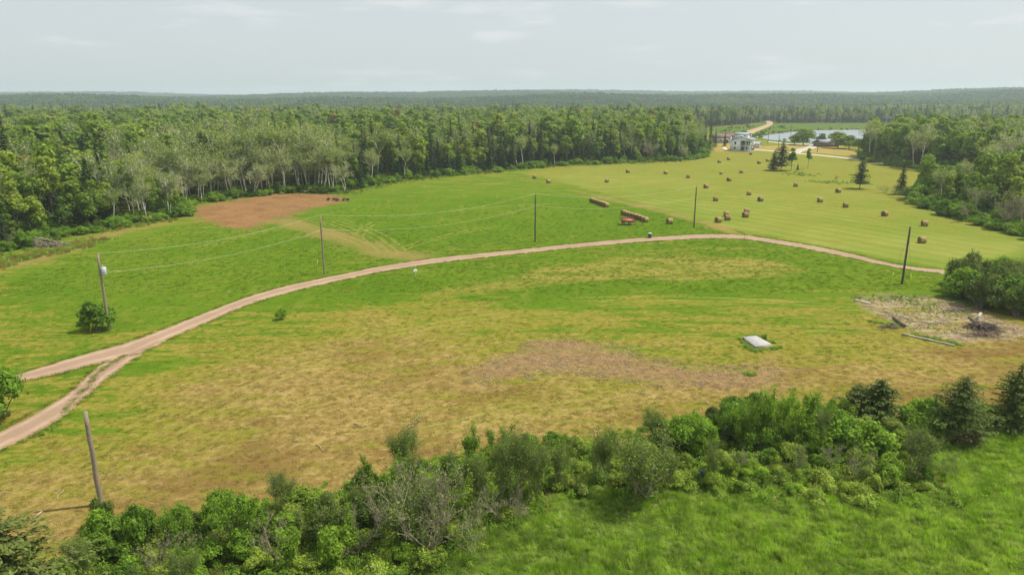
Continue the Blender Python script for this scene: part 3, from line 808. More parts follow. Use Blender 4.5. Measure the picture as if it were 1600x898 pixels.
def bush(seed, h, rad, n, size, nl=12, stems=7, stem_mat='dark_twig', low=-0.2):
    r = np.random.default_rng(seed)
    lobes = []
    for i in range(nl):
        a = r.random() * 6.28; q = r.random() ** 0.5
        z = h * r.uniform(0.25, 0.78) * (1 - 0.35 * q)
        lobes.append((np.array([math.cos(a) * rad * 0.68 * q, math.sin(a) * rad * 0.68 * q, z]), rad * r.uniform(0.16, 0.38)))
    cr = MB(); lobes_cards(cr, r, lobes, n, size, min(1.1, h / rad * 0.6 + 0.3), low)
    # stray shoots break the outline
    m = max(6, n // 90)
    for i in range(m):
        c, R = lobes[r.integers(len(lobes))]
        d = unit(r, 1)[0]; d[2] = abs(d[2]) + 0.4; d /= np.linalg.norm(d)
        t = np.linspace(0.8, 1.55, 7)[:, None]
        P = c + d * R * t + r.normal(size=(7, 3)) * size * 0.5
        cr.cards(P, unit(r, 7) + np.array([0, 0, 0.4]), size * 0.9, size * 0.5, r)
    tk = MB()
    for i in range(stems):
        c, R = lobes[i % nl]
        tk.tube(limb_pts((c[0] * 0.2, c[1] * 0.2, -0.1), c, r, 0.1, 4), np.linspace(0.04, 0.015, 4) * max(1, h / 2), 4, False)
    return tk, cr

class Proto:
    def __init__(self, tk, cr, mt, mc, name):
        self.trunk = tk.mesh(name + '_trunk', (mt,), True) if tk.n else None
        self.crown = cr.mesh(name + '_crown', (mc,)) if cr.n else None
        self.tk, self.cr, self.mt, self.mc, self.name = tk, cr, mt, mc, name
    def single(self, name):
        """one joined mesh with two materials, for the uncountable mass of the woods"""
        V, F, mi = [], [], []; off = 0
        for mbx, k in ((self.tk, 0), (self.cr, 1)):
            if not mbx.n: continue
            V.append(np.vstack(mbx.V))
            for arr in (mbx.Q, mbx.T):
                if arr:
                    a = np.vstack(arr) + off; F.append(a); mi.append(np.full(len(a), k))
            off += mbx.n
        return mesh_np(name, np.vstack(V), F, (self.mt, self.mc), np.concatenate(mi))

P = {}
P['broad'] = [Proto(*broadleaf(100 + i, h, rd, 2600, 0.34, 0.17, c0), M['bark'], M['leaf'], 'broadleaf') for i, (h, rd, c0) in enumerate([(15, 4.0, .28), (13, 3.6, .22), (16.5, 3.7, .34), (11, 3.4, .15), (14, 4.6, .25), (12, 2.8, .2)])]
P['lawn'] = [Proto(*broadleaf(150 + i, h, rd, 2600, 0.36, 0.2, .06, 15), M['bark'], M['leaf'], 'lawn_tree') for i, (h, rd) in enumerate([(10, 5.0), (9, 4.4), (10, 4.6)])]
P['spruce'] = [Proto(*spruce(200 + i, h, rd, 1.0, 0.46), M['bark'], M['spruce_leaf'], 'spruce') for i, (h, rd) in enumerate([(15, 2.6), (13, 2.3), (17, 2.9), (11, 2.4)])]
P['aspen'] = [Proto(*twig_tree(300 + i, h, 0.75, ns, 3, 0.19, ln, 0.26, first=0.55, kids=5, thin=0.028, tip_cluster=0.55), M['pale_bark'], M['aspen_leaf'], 'aspen') for i, (h, ns, ln) in enumerate([(14, 1, 1500), (13, 2, 1400), (15, 1, 1000), (12, 1, 1700)])]
P['dead'] = [Proto(*twig_tree(330 + i, h, 0.85, ns, 3, 0.13, ln, 0.22, first=0.45, kids=6, thin=0.026), M['grey_twig'], M['aspen_leaf'], 'grey_tree') for i, (h, ns, ln) in enumerate([(12, 1, 260), (11, 2, 160), (9, 2, 320)])]

# ------------------------------------------------------------------ woods
def in_view(x, y, m=60):
    return np.abs(x) < 0.78 * y + m

def jitter_grid(poly, step, r, j=0.42):
    xsr = [p[0] for p in poly]; ysr = [p[1] for p in poly]
    X, Y = np.meshgrid(np.arange(min(xsr), max(xsr), step), np.arange(min(ysr), max(ysr), step))
    X = X + (r.random(X.shape) - 0.5) * 2 * j * step; Y = Y + (r.random(X.shape) - 0.5) * 2 * j * step
    X, Y = X.ravel(), Y.ravel()
    s = sdf_poly(X, Y, poly)
    k = (s > 0.8) & in_view(X, Y)
    return X[k], Y[k], s[k]

r = np.random.default_rng(21)
cand = []      # x, y, kind, scale, score, region
def kinds_F1(u, d, sd, rr):
    t = rr.random()
    if d < 420 and 288 < u < 545 and sd < 11:
        return 'aspen' if t < .86 else 'spruce' if t < .93 else 'broad'
    if d < 420 and 175 < u < 545 and sd < 95:
        return 'aspen' if t < .60 else 'dead' if t < .68 else 'broad' if t < .95 else 'spruce'
    if u <= 175 and sd < 60:
        return 'broad' if t < .50 else 'aspen' if t < .66 else 'dead' if t < .70 else 'spruce'
    if 545 <= u < 830 and sd < 28:
        return 'spruce' if t < (.68 if sd < 12 else .5) else 'broad' if t < .90 else 'aspen'
    if 830 <= u < 1010 and sd < 22:
        return 'spruce' if t < (.62 if sd < 12 else .45) else 'broad' if t < .88 else 'aspen'
    if u >= 1010 and sd < 20:
        return 'broad' if t < .66 else 'spruce' if t < .82 else 'aspen' if t < .94 else 'dead'
    if d > 640:
        return 'broad' if t < .58 else 'spruce' if t < .92 else 'aspen'
    return 'broad' if t < .86 else 'spruce' if t < .94 else 'aspen'
for step, lo, hi in ((4.3, 0, 40), (5.0, 40, 2000)):
    X, Y, S = jitter_grid(FOREST1, step, r)
    for x, y, s in zip(X, Y, S):
        if not (lo <= s < hi): continue
        u, v = project(x, y, 0.0)
        k = kinds_F1(u, y, s, r)
        sc = r.uniform(0.70, 1.12) * (0.62 + 0.38 * min(1, s / 9)) * (1 + 0.16 * math.sin(x / 23 + 1.7 * math.sin(y / 31)) * math.sin(y / 19)) * (1.18 if r.random() < .05 else 1)
        if u < 285 and s < 16: sc *= 0.62 + 0.38 * (s / 16) ** 1.2
        cand.append((x, y, k, sc, s + max(0, (y - 150)) * 0.045, 'left wood'))
X, Y, S = jitter_grid(FOREST3, 5.2, r)
for x, y, s in zip(X, Y, S):
    k = 'broad' if r.random() < .93 else 'aspen'
    cand.append((x, y, k, r.uniform(0.85, 1.15), s + (y - 150) * 0.06, 'right far wood'))
X, Y, S = jitter_grid(FOREST4, 5.0, r)
for x, y, s in zip(X, Y, S):
    t = r.random()
    k = 'broad' if t < .66 else 'aspen' if t < .82 else 'dead' if t < .95 else 'spruce'
    cand.append((x, y, k, r.uniform(0.62, 0.9) * (0.6 + 0.4 * min(1, s / 8)), s + max(0, (y - 130)) * 0.02, 'right near wood'))
cand.sort(key=lambda c: c[4])
def seen(c):
    u, v = project(c[0], c[1], 6.0); return -15 < u < 1615
NIND = 285
singles = [c for c in cand if seen(c)][:NIND]
sid = set(id(c) for c in singles)
mass = [c for c in cand if id(c) not in sid]

def place(proto, name, parts, loc, rz, sc, tilt=0.0):
    e = empty(name, loc, rz, sc)
    if tilt: e.rotation_euler = (tilt, tilt * 0.4, rz)
    for me, nm in ((proto.trunk, parts[0]), (proto.crown, parts[1])):
        if me is not None:
            o = bpy.data.objects.new(nm, me); link(o, e)
    return e

KN = {'broad': ('broadleaf_tree', 'leafy green broadleaf tree'), 'spruce': ('spruce_tree', 'dark pointed spruce'),
      'aspen': ('aspen_tree', 'thin pale-trunked aspen'), 'dead': ('grey_tree', 'bare grey half-dead tree')}
def stretch(u, region):
    if region == 'left wood':
        if u < 170: return 'at the far left of the wood'
        if u < 290: return 'just left of the red soil'
        if u < 420: return 'behind the red soil, left half'
        if u < 545: return 'behind the red soil, right half'
        if u < 690: return 'right of the red soil'
        if u < 830: return 'above the plain green lawn'
        if u < 960: return 'behind the leftmost bales'
        return 'near the wood corner'
    return {'right far wood': 'beyond the pale road', 'right near wood': 'right of the hay field'}[region]
def ordinal(n):
    w = ['', 'first', 'second', 'third', 'fourth', 'fifth', 'sixth', 'seventh', 'eighth', 'ninth', 'tenth', 'eleventh', 'twelfth', 'thirteenth', 'fourteenth', 'fifteenth', 'sixteenth', 'seventeenth', 'eighteenth', 'nineteenth', 'twentieth']
    if n < len(w): return w[n]
    return f"{n}{'st' if n % 10 == 1 and n % 100 != 11 else 'nd' if n % 10 == 2 and n % 100 != 12 else 'rd' if n % 10 == 3 and n % 100 != 13 else 'th'}"
buckets = {}
for c in singles:
    u, v = project(c[0], c[1], 6.0)
    buckets.setdefault((c[2], stretch(u, c[5])), []).append((u, c))
for (kd, where), lst in buckets.items():
    lst.sort(key=lambda t: t[0])
    for i, (u, c) in enumerate(lst):
        x, y, k, sc = c[:4]
        pr = P[k][r.integers(len(P[k]))]
        nm, desc = KN[k]
        e = place(pr, nm, ('trunk', 'crown'), (x, y, float(terrain(x, y))), r.random() * 6.28, (sc * r.uniform(.92, 1.1), sc * r.uniform(.92, 1.1), sc))
        lab = f"{desc} {where}, {ordinal(i + 1)} from left" if len(lst) > 1 else f"only {desc} {where}"
        tag(e, lab, 'tree', f"{desc}s along the wood edges")

# unlinked source meshes for the uncountable masses
def source_collection(name, meshes):
    c = bpy.data.collections.new(name)
    for i, me in enumerate(meshes):
        o = bpy.data.objects.new(f"{name}_{i:02d}", me)
        c.objects.link(o)
    return c

def scatter(name, coll, pts, rotz, scl, idx, label, tone=None, mat=None, tilt=None):
    pts = np.asarray(pts, np.float32)
    me = bpy.data.meshes.new(name)
    me.vertices.add(len(pts)); me.vertices.foreach_set('co', pts.ravel())
    def at(nm, typ, arr, key='value'):
        a = me.attributes.new(nm, typ, 'POINT'); a.data.foreach_set(key, np.ascontiguousarray(arr).ravel())
    rot = np.zeros((len(pts), 3), np.float32); rot[:, 2] = rotz
    if tilt is not None: rot[:, :2] = tilt
    scl = np.asarray(scl, np.float32)
    if scl.ndim == 1: scl = np.repeat(scl[:, None], 3, 1)
    at('rot', 'FLOAT_VECTOR', rot, 'vector'); at('scl', 'FLOAT_VECTOR', scl, 'vector'); at('idx', 'INT', np.asarray(idx, np.int32))
    if tone is not None: at('tone', 'FLOAT', np.asarray(tone, np.float32))
    me.update()
    o = link(bpy.data.objects.new(name, me))
    ng = bpy.data.node_groups.new(name + '_nodes', 'GeometryNodeTree')
    ng.interface.new_socket('Geometry', in_out='INPUT', socket_type='NodeSocketGeometry')
    ng.interface.new_socket('Geometry', in_out='OUTPUT', socket_type='NodeSocketGeometry')
    n = ng.nodes; gi = n.new('NodeGroupInput'); go = n.new('NodeGroupOutput')
    ci = n.new('GeometryNodeCollectionInfo'); ci.inputs['Collection'].default_value = coll
    ci.inputs['Separate Children'].default_value = True; ci.inputs['Reset Children'].default_value = True
    ip = n.new('GeometryNodeInstanceOnPoints'); ip.inputs['Pick Instance'].default_value = True
    def na(nm, typ):
        a = n.new('GeometryNodeInputNamedAttribute'); a.data_type = typ; a.inputs['Name'].default_value = nm; return a.outputs['Attribute']
    L = ng.links.new
    L(gi.outputs[0], ip.inputs['Points']); L(ci.outputs[0], ip.inputs['Instance'])
    L(na('idx', 'INT'), ip.inputs['Instance Index'])
    e2r = n.new('FunctionNodeEulerToRotation'); L(na('rot', 'FLOAT_VECTOR'), e2r.inputs[0]); L(e2r.outputs[0], ip.inputs['Rotation'])
    L(na('scl', 'FLOAT_VECTOR'), ip.inputs['Scale'])
    L(ip.outputs[0], go.inputs[0])
    md = o.modifiers.new('scatter', 'NODES'); md.node_group = ng
    tag(o, label, kind='stuff')
    return o

# mid-distance versions with fewer, larger leaves
P['broad_m'] = [Proto(*broadleaf(400 + i, h, rd, 900, 0.58, 0.17, c0, 17, 4), M['bark'], M['leaf'], 'broad_mid') for i, (h, rd, c0) in enumerate([(15, 4.0, .28), (13, 3.6, .22), (16.5, 3.9, .34), (14, 4.6, .25), (12.5, 3.1, .2)])]
P['spruce_m'] = [Proto(*spruce(430 + i, h, rd, 0.75, 0.62), M['bark'], M['spruce_leaf'], 'spruce_mid') for i, (h, rd) in enumerate([(15, 2.5), (17.5, 2.6), (12, 2.3)])]
P['aspen_m'] = [Proto(*twig_tree(460 + i, h, 0.75, 1, 3, 0.14, 520, 0.36, first=0.5, kids=4, thin=0.035, tip_cluster=0.6), M['pale_bark'], M['aspen_leaf'], 'aspen_mid') for i, h in enumerate([14, 12.5, 15])]
src = P['broad_m'] + P['spruce_m'] + P['aspen_m'] + P['dead']
tree_src = source_collection('wood_source', [p.single(f'wood_source_{i}') for i, p in enumerate(src)])
first = {'broad': (0, 5), 'spruce': (5, 3), 'aspen': (8, 3), 'dead': (11, 3)}

# the far bank of the pond and everything up to 1.1 km
FAR1 = [(-900, 950), (190, 950), (160, 700), (185, 640)] + W([(1090, 199), (1160, 195.5), (1196, 191)]) + W([(1212, 193), (1300, 192.5), (1480, 192), (1590, 192), (1800, 188)]) + [(1100, 1250), (-1050, 1250)]
r = np.random.default_rng(33)
X, Y, S = jitter_grid(FAR1, 6.2, r)
clay = W([(1164, 207), (1180, 203), (1194, 198), (1203, 193), (1201, 188)])
dcl = sd_line(X, Y, clay)
for x, y, s, dc in zip(X, Y, S, dcl):
    if dc < 9: continue
    t = r.random(); u, v = project(x, y, 0)
    if u > 1080: k = 'spruce' if t < .48 else 'dead' if t < .56 else 'aspen' if t < .66 else 'broad'
    else: k = 'broad' if t < .62 else 'spruce' if t < .94 else 'aspen'
    mass.append((x, y, k, r.uniform(0.78, 1.2) * (0.6 + 0.4 * min(1, s / 12)), 0, ''))
mx = np.array([m[0] for m in mass]); my = np.array([m[1] for m in mass]); mz = terrain(mx, my) - 0.1
idx = [first[m[2]][0] + r.integers(first[m[2]][1]) for m in mass]
sc = np.array([m[3] for m in mass])
scl = np.stack([sc * r.uniform(.9, 1.15, len(sc)), sc * r.uniform(.9, 1.15, len(sc)), sc * r.uniform(.92, 1.1, len(sc))], 1)
scatter('deep_woods', tree_src, np.stack([mx, my, mz], 1), r.random(len(mx)) * 6.28, scl, idx, 'dense mixed woods filling the land behind the wood edges')
print('woods', len(singles), len(mass))

# far forest in patches of many small crowns
def patch(seed, conifer):
    rr = np.random.default_rng(seed); cr = MB()
    for i in range(42):
        x, y = rr.uniform(-24, 24, 2); h = rr.uniform(9, 16)
        if rr.random() < conifer:
            n = 34; z = rr.random(n) ** 1.3 * h; a = rr.random(n) * 6.28; R = 2.3 * (1 - z / h) + 0.15
            C = np.stack([x + np.cos(a) * R * .7, y + np.sin(a) * R * .7, z], 1)
            cr.cards(C, np.stack([np.cos(a), np.sin(a), np.full(n, .8)], 1) + rr.normal(size=(n, 3)) * .3, 1.1, 0.7, rr)
        else:
            n = 46; d = unit(rr, n); d[:, 2] = np.abs(d[:, 2])
            C = np.array([x, y, h * .62]) + d * np.array([3.4, 3.4, h * .38]) * (0.8 + 0.3 * rr.random((n, 1)))
            cr.cards(C, d + rr.normal(size=(n, 3)) * .45, 1.35, 1.0, rr)
    return cr.mesh('far_patch', (M['far_leaf'],))
far_src = source_collection('far_source', [patch(600 + i, c) for i, c in enumerate([0.1, 0.2, 0.35, 0.6, 0.9, 0.95])])
r = np.random.default_rng(44)
FX, FY = [], []
for y0, y1, st in ((1180, 2200, 36), (2200, 3600, 44), (3600, 5200, 60)):
    X, Y = np.meshgrid(np.arange(-0.82 * y1, 0.82 * y1, st), np.arange(y0, y1, st))
    X = (X + (r.random(X.shape) - .5) * st * .8).ravel(); Y = (Y + (r.random(Y.shape) - .5) * st * .8).ravel()
    k = in_view(X, Y, 120); FX.append(X[k]); FY.append(Y[k])
FX = np.concatenate(FX); FY = np.concatenate(FY)
CLEAR = [(-330, 2300, 130, 90), (-520, 2420, 70, 60), (-470, 2200, 60, 60), (520, 1500, 140, 40)]
keep = np.ones(len(FX), bool)
for cx_, cy_, rx_, ry_ in CLEAR: keep &= ((FX - cx_) / rx_) ** 2 + ((FY - cy_) / ry_) ** 2 > 1
FX, FY = FX[keep], FY[keep]
con = np.sin(FX / 310 + 1) + np.sin(FY / 230 + FX / 500) + r.normal(size=len(FX)) * .7
fi = np.clip(np.digitize(con, [-1.2, -0.3, 0.4, 1.0, 1.7]), 0, 5)
scatter('far_forest', far_src, np.stack([FX, FY, terrain(FX, FY) - 1.0], 1), r.random(len(FX)) * 6.28, r.uniform(0.85, 1.25, len(FX)), fi, 'far mixed forest rolling to the horizon')
# ------------------------------------------------------------------ single trees standing in the fields
def foot(u, v):
    p = G(u, v); return (float(p[0]), float(p[1]), float(p[2]))

def stand(kind, proto_h, base, vtop, name, label, cat, group=None, wid=1.0, parts=('trunk', 'crown'), pick=0, tilt=0.0, mesh_set=None):
    pr = (mesh_set or P[kind])[pick % len(mesh_set or P[kind])]
    b = foot(*base); hh = height_px(b, vtop)
    V = np.vstack([np.vstack(m.V) for m in (pr.tk, pr.cr) if m.n]); ph = V[:, 2].max()
    s = hh / ph
    e = place(pr, name, parts, b, (base[0] * 0.37) % 6.28, (s * wid, s * wid, s), tilt)
    tag(e, label, cat, group)
    return e

SPR_TALL = [Proto(*spruce(250, 12, 4.0, 1.2, 0.45, .16, .16, .5, .06, .15, .6), M['bark'], M['spruce_leaf'], 'lone_spruce'), Proto(*spruce(251, 12, 2.7, 1.1, 0.42, .05, .15, .35, .15), M['bark'], M['spruce_leaf'], 'lone_spruce')]
stand('spruce', 0, (1220, 267), 221, 'spruce_tree', 'ragged grey-green spruce standing alone in the hay field below the white house', 'tree', wid=1.15, pick=0, mesh_set=SPR_TALL)
stand('spruce', 0, (1208, 266), 234, 'spruce_tree', 'smaller spruce leaning against the ragged lone spruce, on its left side', 'tree', wid=1.4, pick=1, mesh_set=SPR_TALL)
stand('broad', 0, (1236, 266), 231, 'broadleaf_tree', 'thin leafy tree tucked against the right side of the ragged lone spruce', 'tree', wid=1.0, pick=5)
stand('broad', 0, (1262, 264), 231, 'birch_tree', 'small white-stemmed birch right of the ragged lone spruce', 'tree', wid=0.85, pick=2)
stand('spruce', 0, (1246, 266), 254, 'spruce_sapling', 'short spruce sapling between lone spruce and small birch', 'tree', wid=1.3, pick=1)
stand('spruce', 0, (1343, 295), 247, 'spruce_tree', 'layered dark spruce alone on the hay field with a bare lower trunk', 'tree', wid=1.0, pick=0, mesh_set=SPR_TALL)
stand('spruce', 0, (1407, 304), 256, 'spruce_tree', 'narrow dark spruce among grey shrubs at the hay field edge', 'tree', wid=1.0, pick=1, mesh_set=SPR_TALL)
stand('broad', 0, (1441, 312), 240, 'broadleaf_tree', 'spreading broadleaf tree right of the narrow dark spruce', 'tree', wid=0.95, pick=4)
for i, (u, v, t, w, lab) in enumerate([(1255, 227, 200, 1.5, 'tall round tree left of the house by the pond'), (1241, 226, 210, 1.6, 'small dark tree at the left end of the pond trees'),
        (1284, 228, 208, 1.1, 'slender tree in front of the house by the pond'), (1309, 232, 205, 1.75, 'broad round tree right of the house by the pond'),
        (1326, 233, 211, 1.6, 'middle-sized tree touching the broad round tree by the pond'), (1341, 235, 216, 1.9, 'low bushy tree nearest the right wood by the pond'), (1355, 237, 219, 1.9, 'low bushy tree between pond and right wood corner')]):
    stand('lawn', 0, (u, v), t, 'broadleaf_tree', lab, 'tree', 'trees along the near pond shore', wid=w, pick=i)
for i, (u, v, t, w, lab) in enumerate([(1109, 236, 189, .9, 'tallest dark spruce left of the white house'), (1101, 233, 195, .9, 'dark spruce behind the wood corner left of the white house'), (1117, 231, 200, .9, 'dark spruce between the tallest spruce and the white house'), (1132, 229, 206, .8, 'dark spruce close by the left wall of the white house')]):
    stand('spruce', 0, (u, v), t, 'spruce_tree', lab, 'tree', 'spruces beside the white house', wid=w, pick=i)

# ------------------------------------------------------------------ near plants
BUSH = [Proto(*bush(700 + i, h, rd, n, sz, nl), M['dark_twig'], M['shrub_leaf'], 'shrub') for i, (h, rd, n, sz, nl) in enumerate([(2.4, 1.5, 5600, .078, 22), (2.0, 1.6, 5200, .075, 20), (3.0, 1.5, 6600, .08, 24), (1.6, 1.4, 4400, .072, 18), (2.6, 1.9, 6800, .08, 26)])]
DULL = [Proto(*bush(715 + i, h, rd, n, sz, nl, 10), M['dark_twig'], M['dull_leaf'], 'dull_shrub') for i, (h, rd, n, sz, nl) in enumerate([(2.5, 1.5, 4600, .07, 28), (2.9, 1.3, 4200, .065, 26), (2.0, 1.7, 4600, .075, 24)])]
TWIG = [Proto(*twig_tree(840 + i, h, 0.9, ns, 4, 0.045, ln, 0.06, lean=0.2, first=0.15, kids=3, thin=0.009, up=0.7, tip_cluster=0.25), M['grey_twig'], M['birch_leaf'], 'twig_shrub') for i, (h, ns, ln) in enumerate([(3.4, 4, 260), (2.8, 5, 420)])]
ROSE = [Proto(*bush(730 + i, h, rd, n, sz, nl), M['dark_twig'], M['rose_leaf'], 'rose_shrub') for i, (h, rd, n, sz, nl) in enumerate([(1.3, 1.3, 4200, .062, 16), (1.6, 1.2, 4200, .062, 16), (1.1, 1.4, 4000, .06, 16)])]
BIRCH = [Proto(*twig_tree(760 + i, h, 0.55, ns, 3, 0.055, ln * 3 // 2, 0.066, lean=0.09, first=0.35, kids=5, thin=0.011, up=0.75, tip_cluster=0.28), M['sapling_bark'], M['birch_leaf'], 'birch_sapling') for i, (h, ns, ln) in enumerate([(5.5, 3, 4600), (5.0, 2, 3600), (6.0, 3, 4200), (4.5, 4, 5200)])]
POPLAR = [Proto(*twig_tree(780 + i, h, 0.32, ns, 2, 0.05, ln * 3 // 2, 0.09, lean=0.06, first=0.25, kids=7, thin=0.012, up=0.95, tip_cluster=0.2), M['dark_twig'], M['shrub_leaf'], 'poplar_shoot') for i, (h, ns, ln) in enumerate([(4.5, 3, 2000), (4.0, 2, 1500), (5.0, 3, 2200)])]
BARE = [Proto(*twig_tree(800 + i, h, 0.95, ns, 4, 0.06, ln, 0.07, lean=0.22, first=0.2, kids=3, thin=0.010, up=0.6, tip_cluster=0.3), M['grey_twig'], M['birch_leaf'], 'bare_shrub') for i, (h, ns, ln) in enumerate([(4.2, 3, 1500), (3.2, 3, 1300), (2.6, 3, 1700)])]
SPR_N = [Proto(*spruce(820 + i, h, rd, 2.1, 0.155, z0, 0.13, rg, dr, gp, pw), M['bark'], M['spruce_near'], 'near_spruce') for i, (h, rd, z0, dr, rg, gp, pw) in enumerate([(6.5, 3.2, .14, .05, .6, .14, .62), (6.2, 2.7, .06, .10, .5, .10, .8), (3.4, 1.9, .04, .02, .6, .1, .5)])]

stand('', 0, (1492, 684), 584, 'spruce_tree', 'large windswept spruce standing over the uprooted root plate', 'tree', wid=1.0, mesh_set=SPR_N, pick=0, tilt=0.06)
stand('', 0, (1578, 668), 567, 'spruce_tree', 'upright layered spruce at the right frame edge above the marsh grass', 'tree', wid=0.95, mesh_set=SPR_N, pick=1)
stand('', 0, (1338, 648), 600, 'spruce_tree', 'left of two short bushy spruces topping the foreground thicket', 'tree', 'short spruces in the thicket', wid=1.0, mesh_set=SPR_N, pick=2)
stand('', 0, (1370, 652), 592, 'spruce_tree', 'right of two short bushy spruces topping the foreground thicket', 'tree', 'short spruces in the thicket', wid=1.0, mesh_set=SPR_N, pick=2)
stand('', 0, (12, 968), 786, 'spruce_tree', 'blue-green spruce cut off by the lower left corner', 'tree', wid=1.05, mesh_set=SPR_N, pick=0)
stand('', 0, (566, 790), 732, 'spruce_sapling', 'thin dark spruce sapling left of the big grey bare shrub', 'tree', wid=0.6, mesh_set=SPR_N, pick=2)

def hero(mset, lst, name, cat, group, parts=('stem', 'foliage')):
    for i, (u, v, t, w, lab) in enumerate(lst):
        stand('', 0, (u, v), t, name, lab, cat, group, wid=w, parts=parts, mesh_set=mset, pick=i)
hero(BUSH, [(148, 517, 469, 1.1, 'round dark green bush at the foot of the transformer pole'), (-3, 656, 561, .72, 'tall lime green bush cut by the left frame edge'),
            (167, 856, 792, .85, 'round bright green bush right of the lower left spruce'), (214, 852, 784, .5, 'slim dark leafy bush right of the round bright bush'), (352, 834, 768, .75, 'upright yellow-green bush below the bare pole and to its right'),
            (1381, 752, 704, .9, 'round deep green bush low in the right part of the thicket'), (1310, 700, 640, .9, 'tall leafy bush below the short spruces'), (1265, 702, 640, .9, 'leafy bush left of and below the short spruces'),
            (1352, 708, 655, .9, 'leafy bush directly below the right short spruce'), (1060, 700, 646, .8, 'leafy bush at the thicket top between birches and poplar shoots'), (1100, 712, 655, .8, 'dense bush left of the tall poplar shoots'),
            (1440, 668, 618, 1.0, 'yellow-green bush left of the windswept spruce'), (1150, 688, 628, .7, 'bushy green shrub just left of the tallest poplar shoots'), (440, 499, 480, .55, 'tiny lone bush on the grass below the driveway'), (1194, 530.5, 520, 0.55, 'little green bush growing on the concrete slab edge')], 'leafy_shrub', 'shrub', 'leafy shrubs')
hero(BIRCH, [(745, 796, 688, .8, 'leftmost thin birch sapling of the foreground row'), (776, 802, 668, .8, 'second thin birch sapling of the foreground row'), (807, 794, 657, .8, 'tallest thin birch sapling of the foreground row'), (836, 776, 668, .8, 'fourth thin birch sapling of the foreground row'),
             (868, 766, 676, .8, 'fifth thin birch sapling of the foreground row'), (926, 752, 648, .9, 'full-crowned birch sapling in the middle of the thicket'), (950, 756, 668, .8, 'smaller birch sapling hugging the full-crowned birch'), (992, 778, 662, 1.1, 'wide grey-green willow right of the full-crowned birch'),
             (1046, 766, 690, .9, 'short grey-green sapling right of the wide willow'), (1122, 752, 682, .9, 'grey-green sapling left below the poplar shoots'), (1418, 744, 656, 1.2, 'wide grey-green willow left of the windswept spruce'), (640, 772, 700, .7, 'dark sapling behind the big grey bare shrub'), (700, 770, 690, .7, 'dull green sapling right behind the big grey bare shrub')], 'birch_sapling', 'tree', 'thin saplings in the foreground thicket', ('stem', 'crown'))
hero(POPLAR, [(1164, 700, 618, .8, 'first upright poplar shoot from the left in the clump'), (1186, 698, 604, .8, 'second upright poplar shoot from the left in the clump'), (1210, 696, 594, .8, 'third upright poplar shoot from the left in the clump'), (1236, 694, 598, .8, 'fourth upright poplar shoot from the left in the clump'),
              (1258, 694, 602, .8, 'fifth upright poplar shoot from the left in the clump'), (1278, 694, 610, .8, 'rightmost upright poplar shoot in the clump'), (1084, 690, 634, .8, 'single poplar shoot left of the poplar clump')], 'poplar_shoot', 'tree', 'upright poplar shoots', ('stem', 'crown'))
hero(BARE, [(655, 850, 712, 1.0, 'biggest bare grey shrub in the foreground thicket'), (690, 846, 730, .9, 'bare grey shrub overlapping the biggest one on its right'), (618, 838, 752, .9, 'bare grey shrub overlapping the biggest one on its left'), (742, 866, 780, .8, 'small whitish bare shrub right below the biggest one'),
            (292, 886, 818, 1.0, 'grey bare shrub in the lower left thicket'), (520, 850, 780, .8, 'thin pale bare shrub left of the biggest one'), (1300, 734, 688, .9, 'bare grey shrub in the right thicket'), (1245, 735, 688, .7, 'thin bare shrub left of the right bare grey one'), (1432, 742, 690, .7, 'whitish bare shrub by the scrap of blue plastic'), (1478, 745, 700, .7, 'pale bare twigs right of the blue plastic scrap'), (470, 838, 788, .8, 'pale bare shrub midway along the lower left thicket')], 'bare_shrub', 'shrub', 'bare grey shrubs', ('stem', 'foliage'))

hero(TWIG, [(600, 842, 748, .9, 'leafless twiggy shrub left of the biggest bare grey shrub'), (640, 822, 716, .8, 'tall leafless twiggy shrub behind the biggest bare grey shrub'), (672, 862, 760, .9, 'leafless twiggy shrub in front of the biggest bare grey shrub'), (712, 838, 726, .8, 'leafless twiggy shrub between bare shrub and first birch sapling'),
            (560, 862, 792, .9, 'leafless twiggy shrub below the thin dark spruce sapling'), (430, 862, 800, .9, 'leafless twiggy shrub right of the yellow-green bush'), (250, 892, 828, .9, 'leafless twiggy shrub left of the lower left grey shrub'), (790, 812, 740, .7, 'leafless twigs among the birch sapling stems'),
            (1010, 780, 706, .8, 'leafless twigs beside the wide grey-green willow'), (1345, 744, 694, .8, 'leafless twigs left of the round deep green bush'), (1160, 742, 690, .7, 'leafless twigs below the poplar clump')], 'twig_shrub', 'shrub', 'leafless twiggy shrubs', ('stem', 'foliage'))

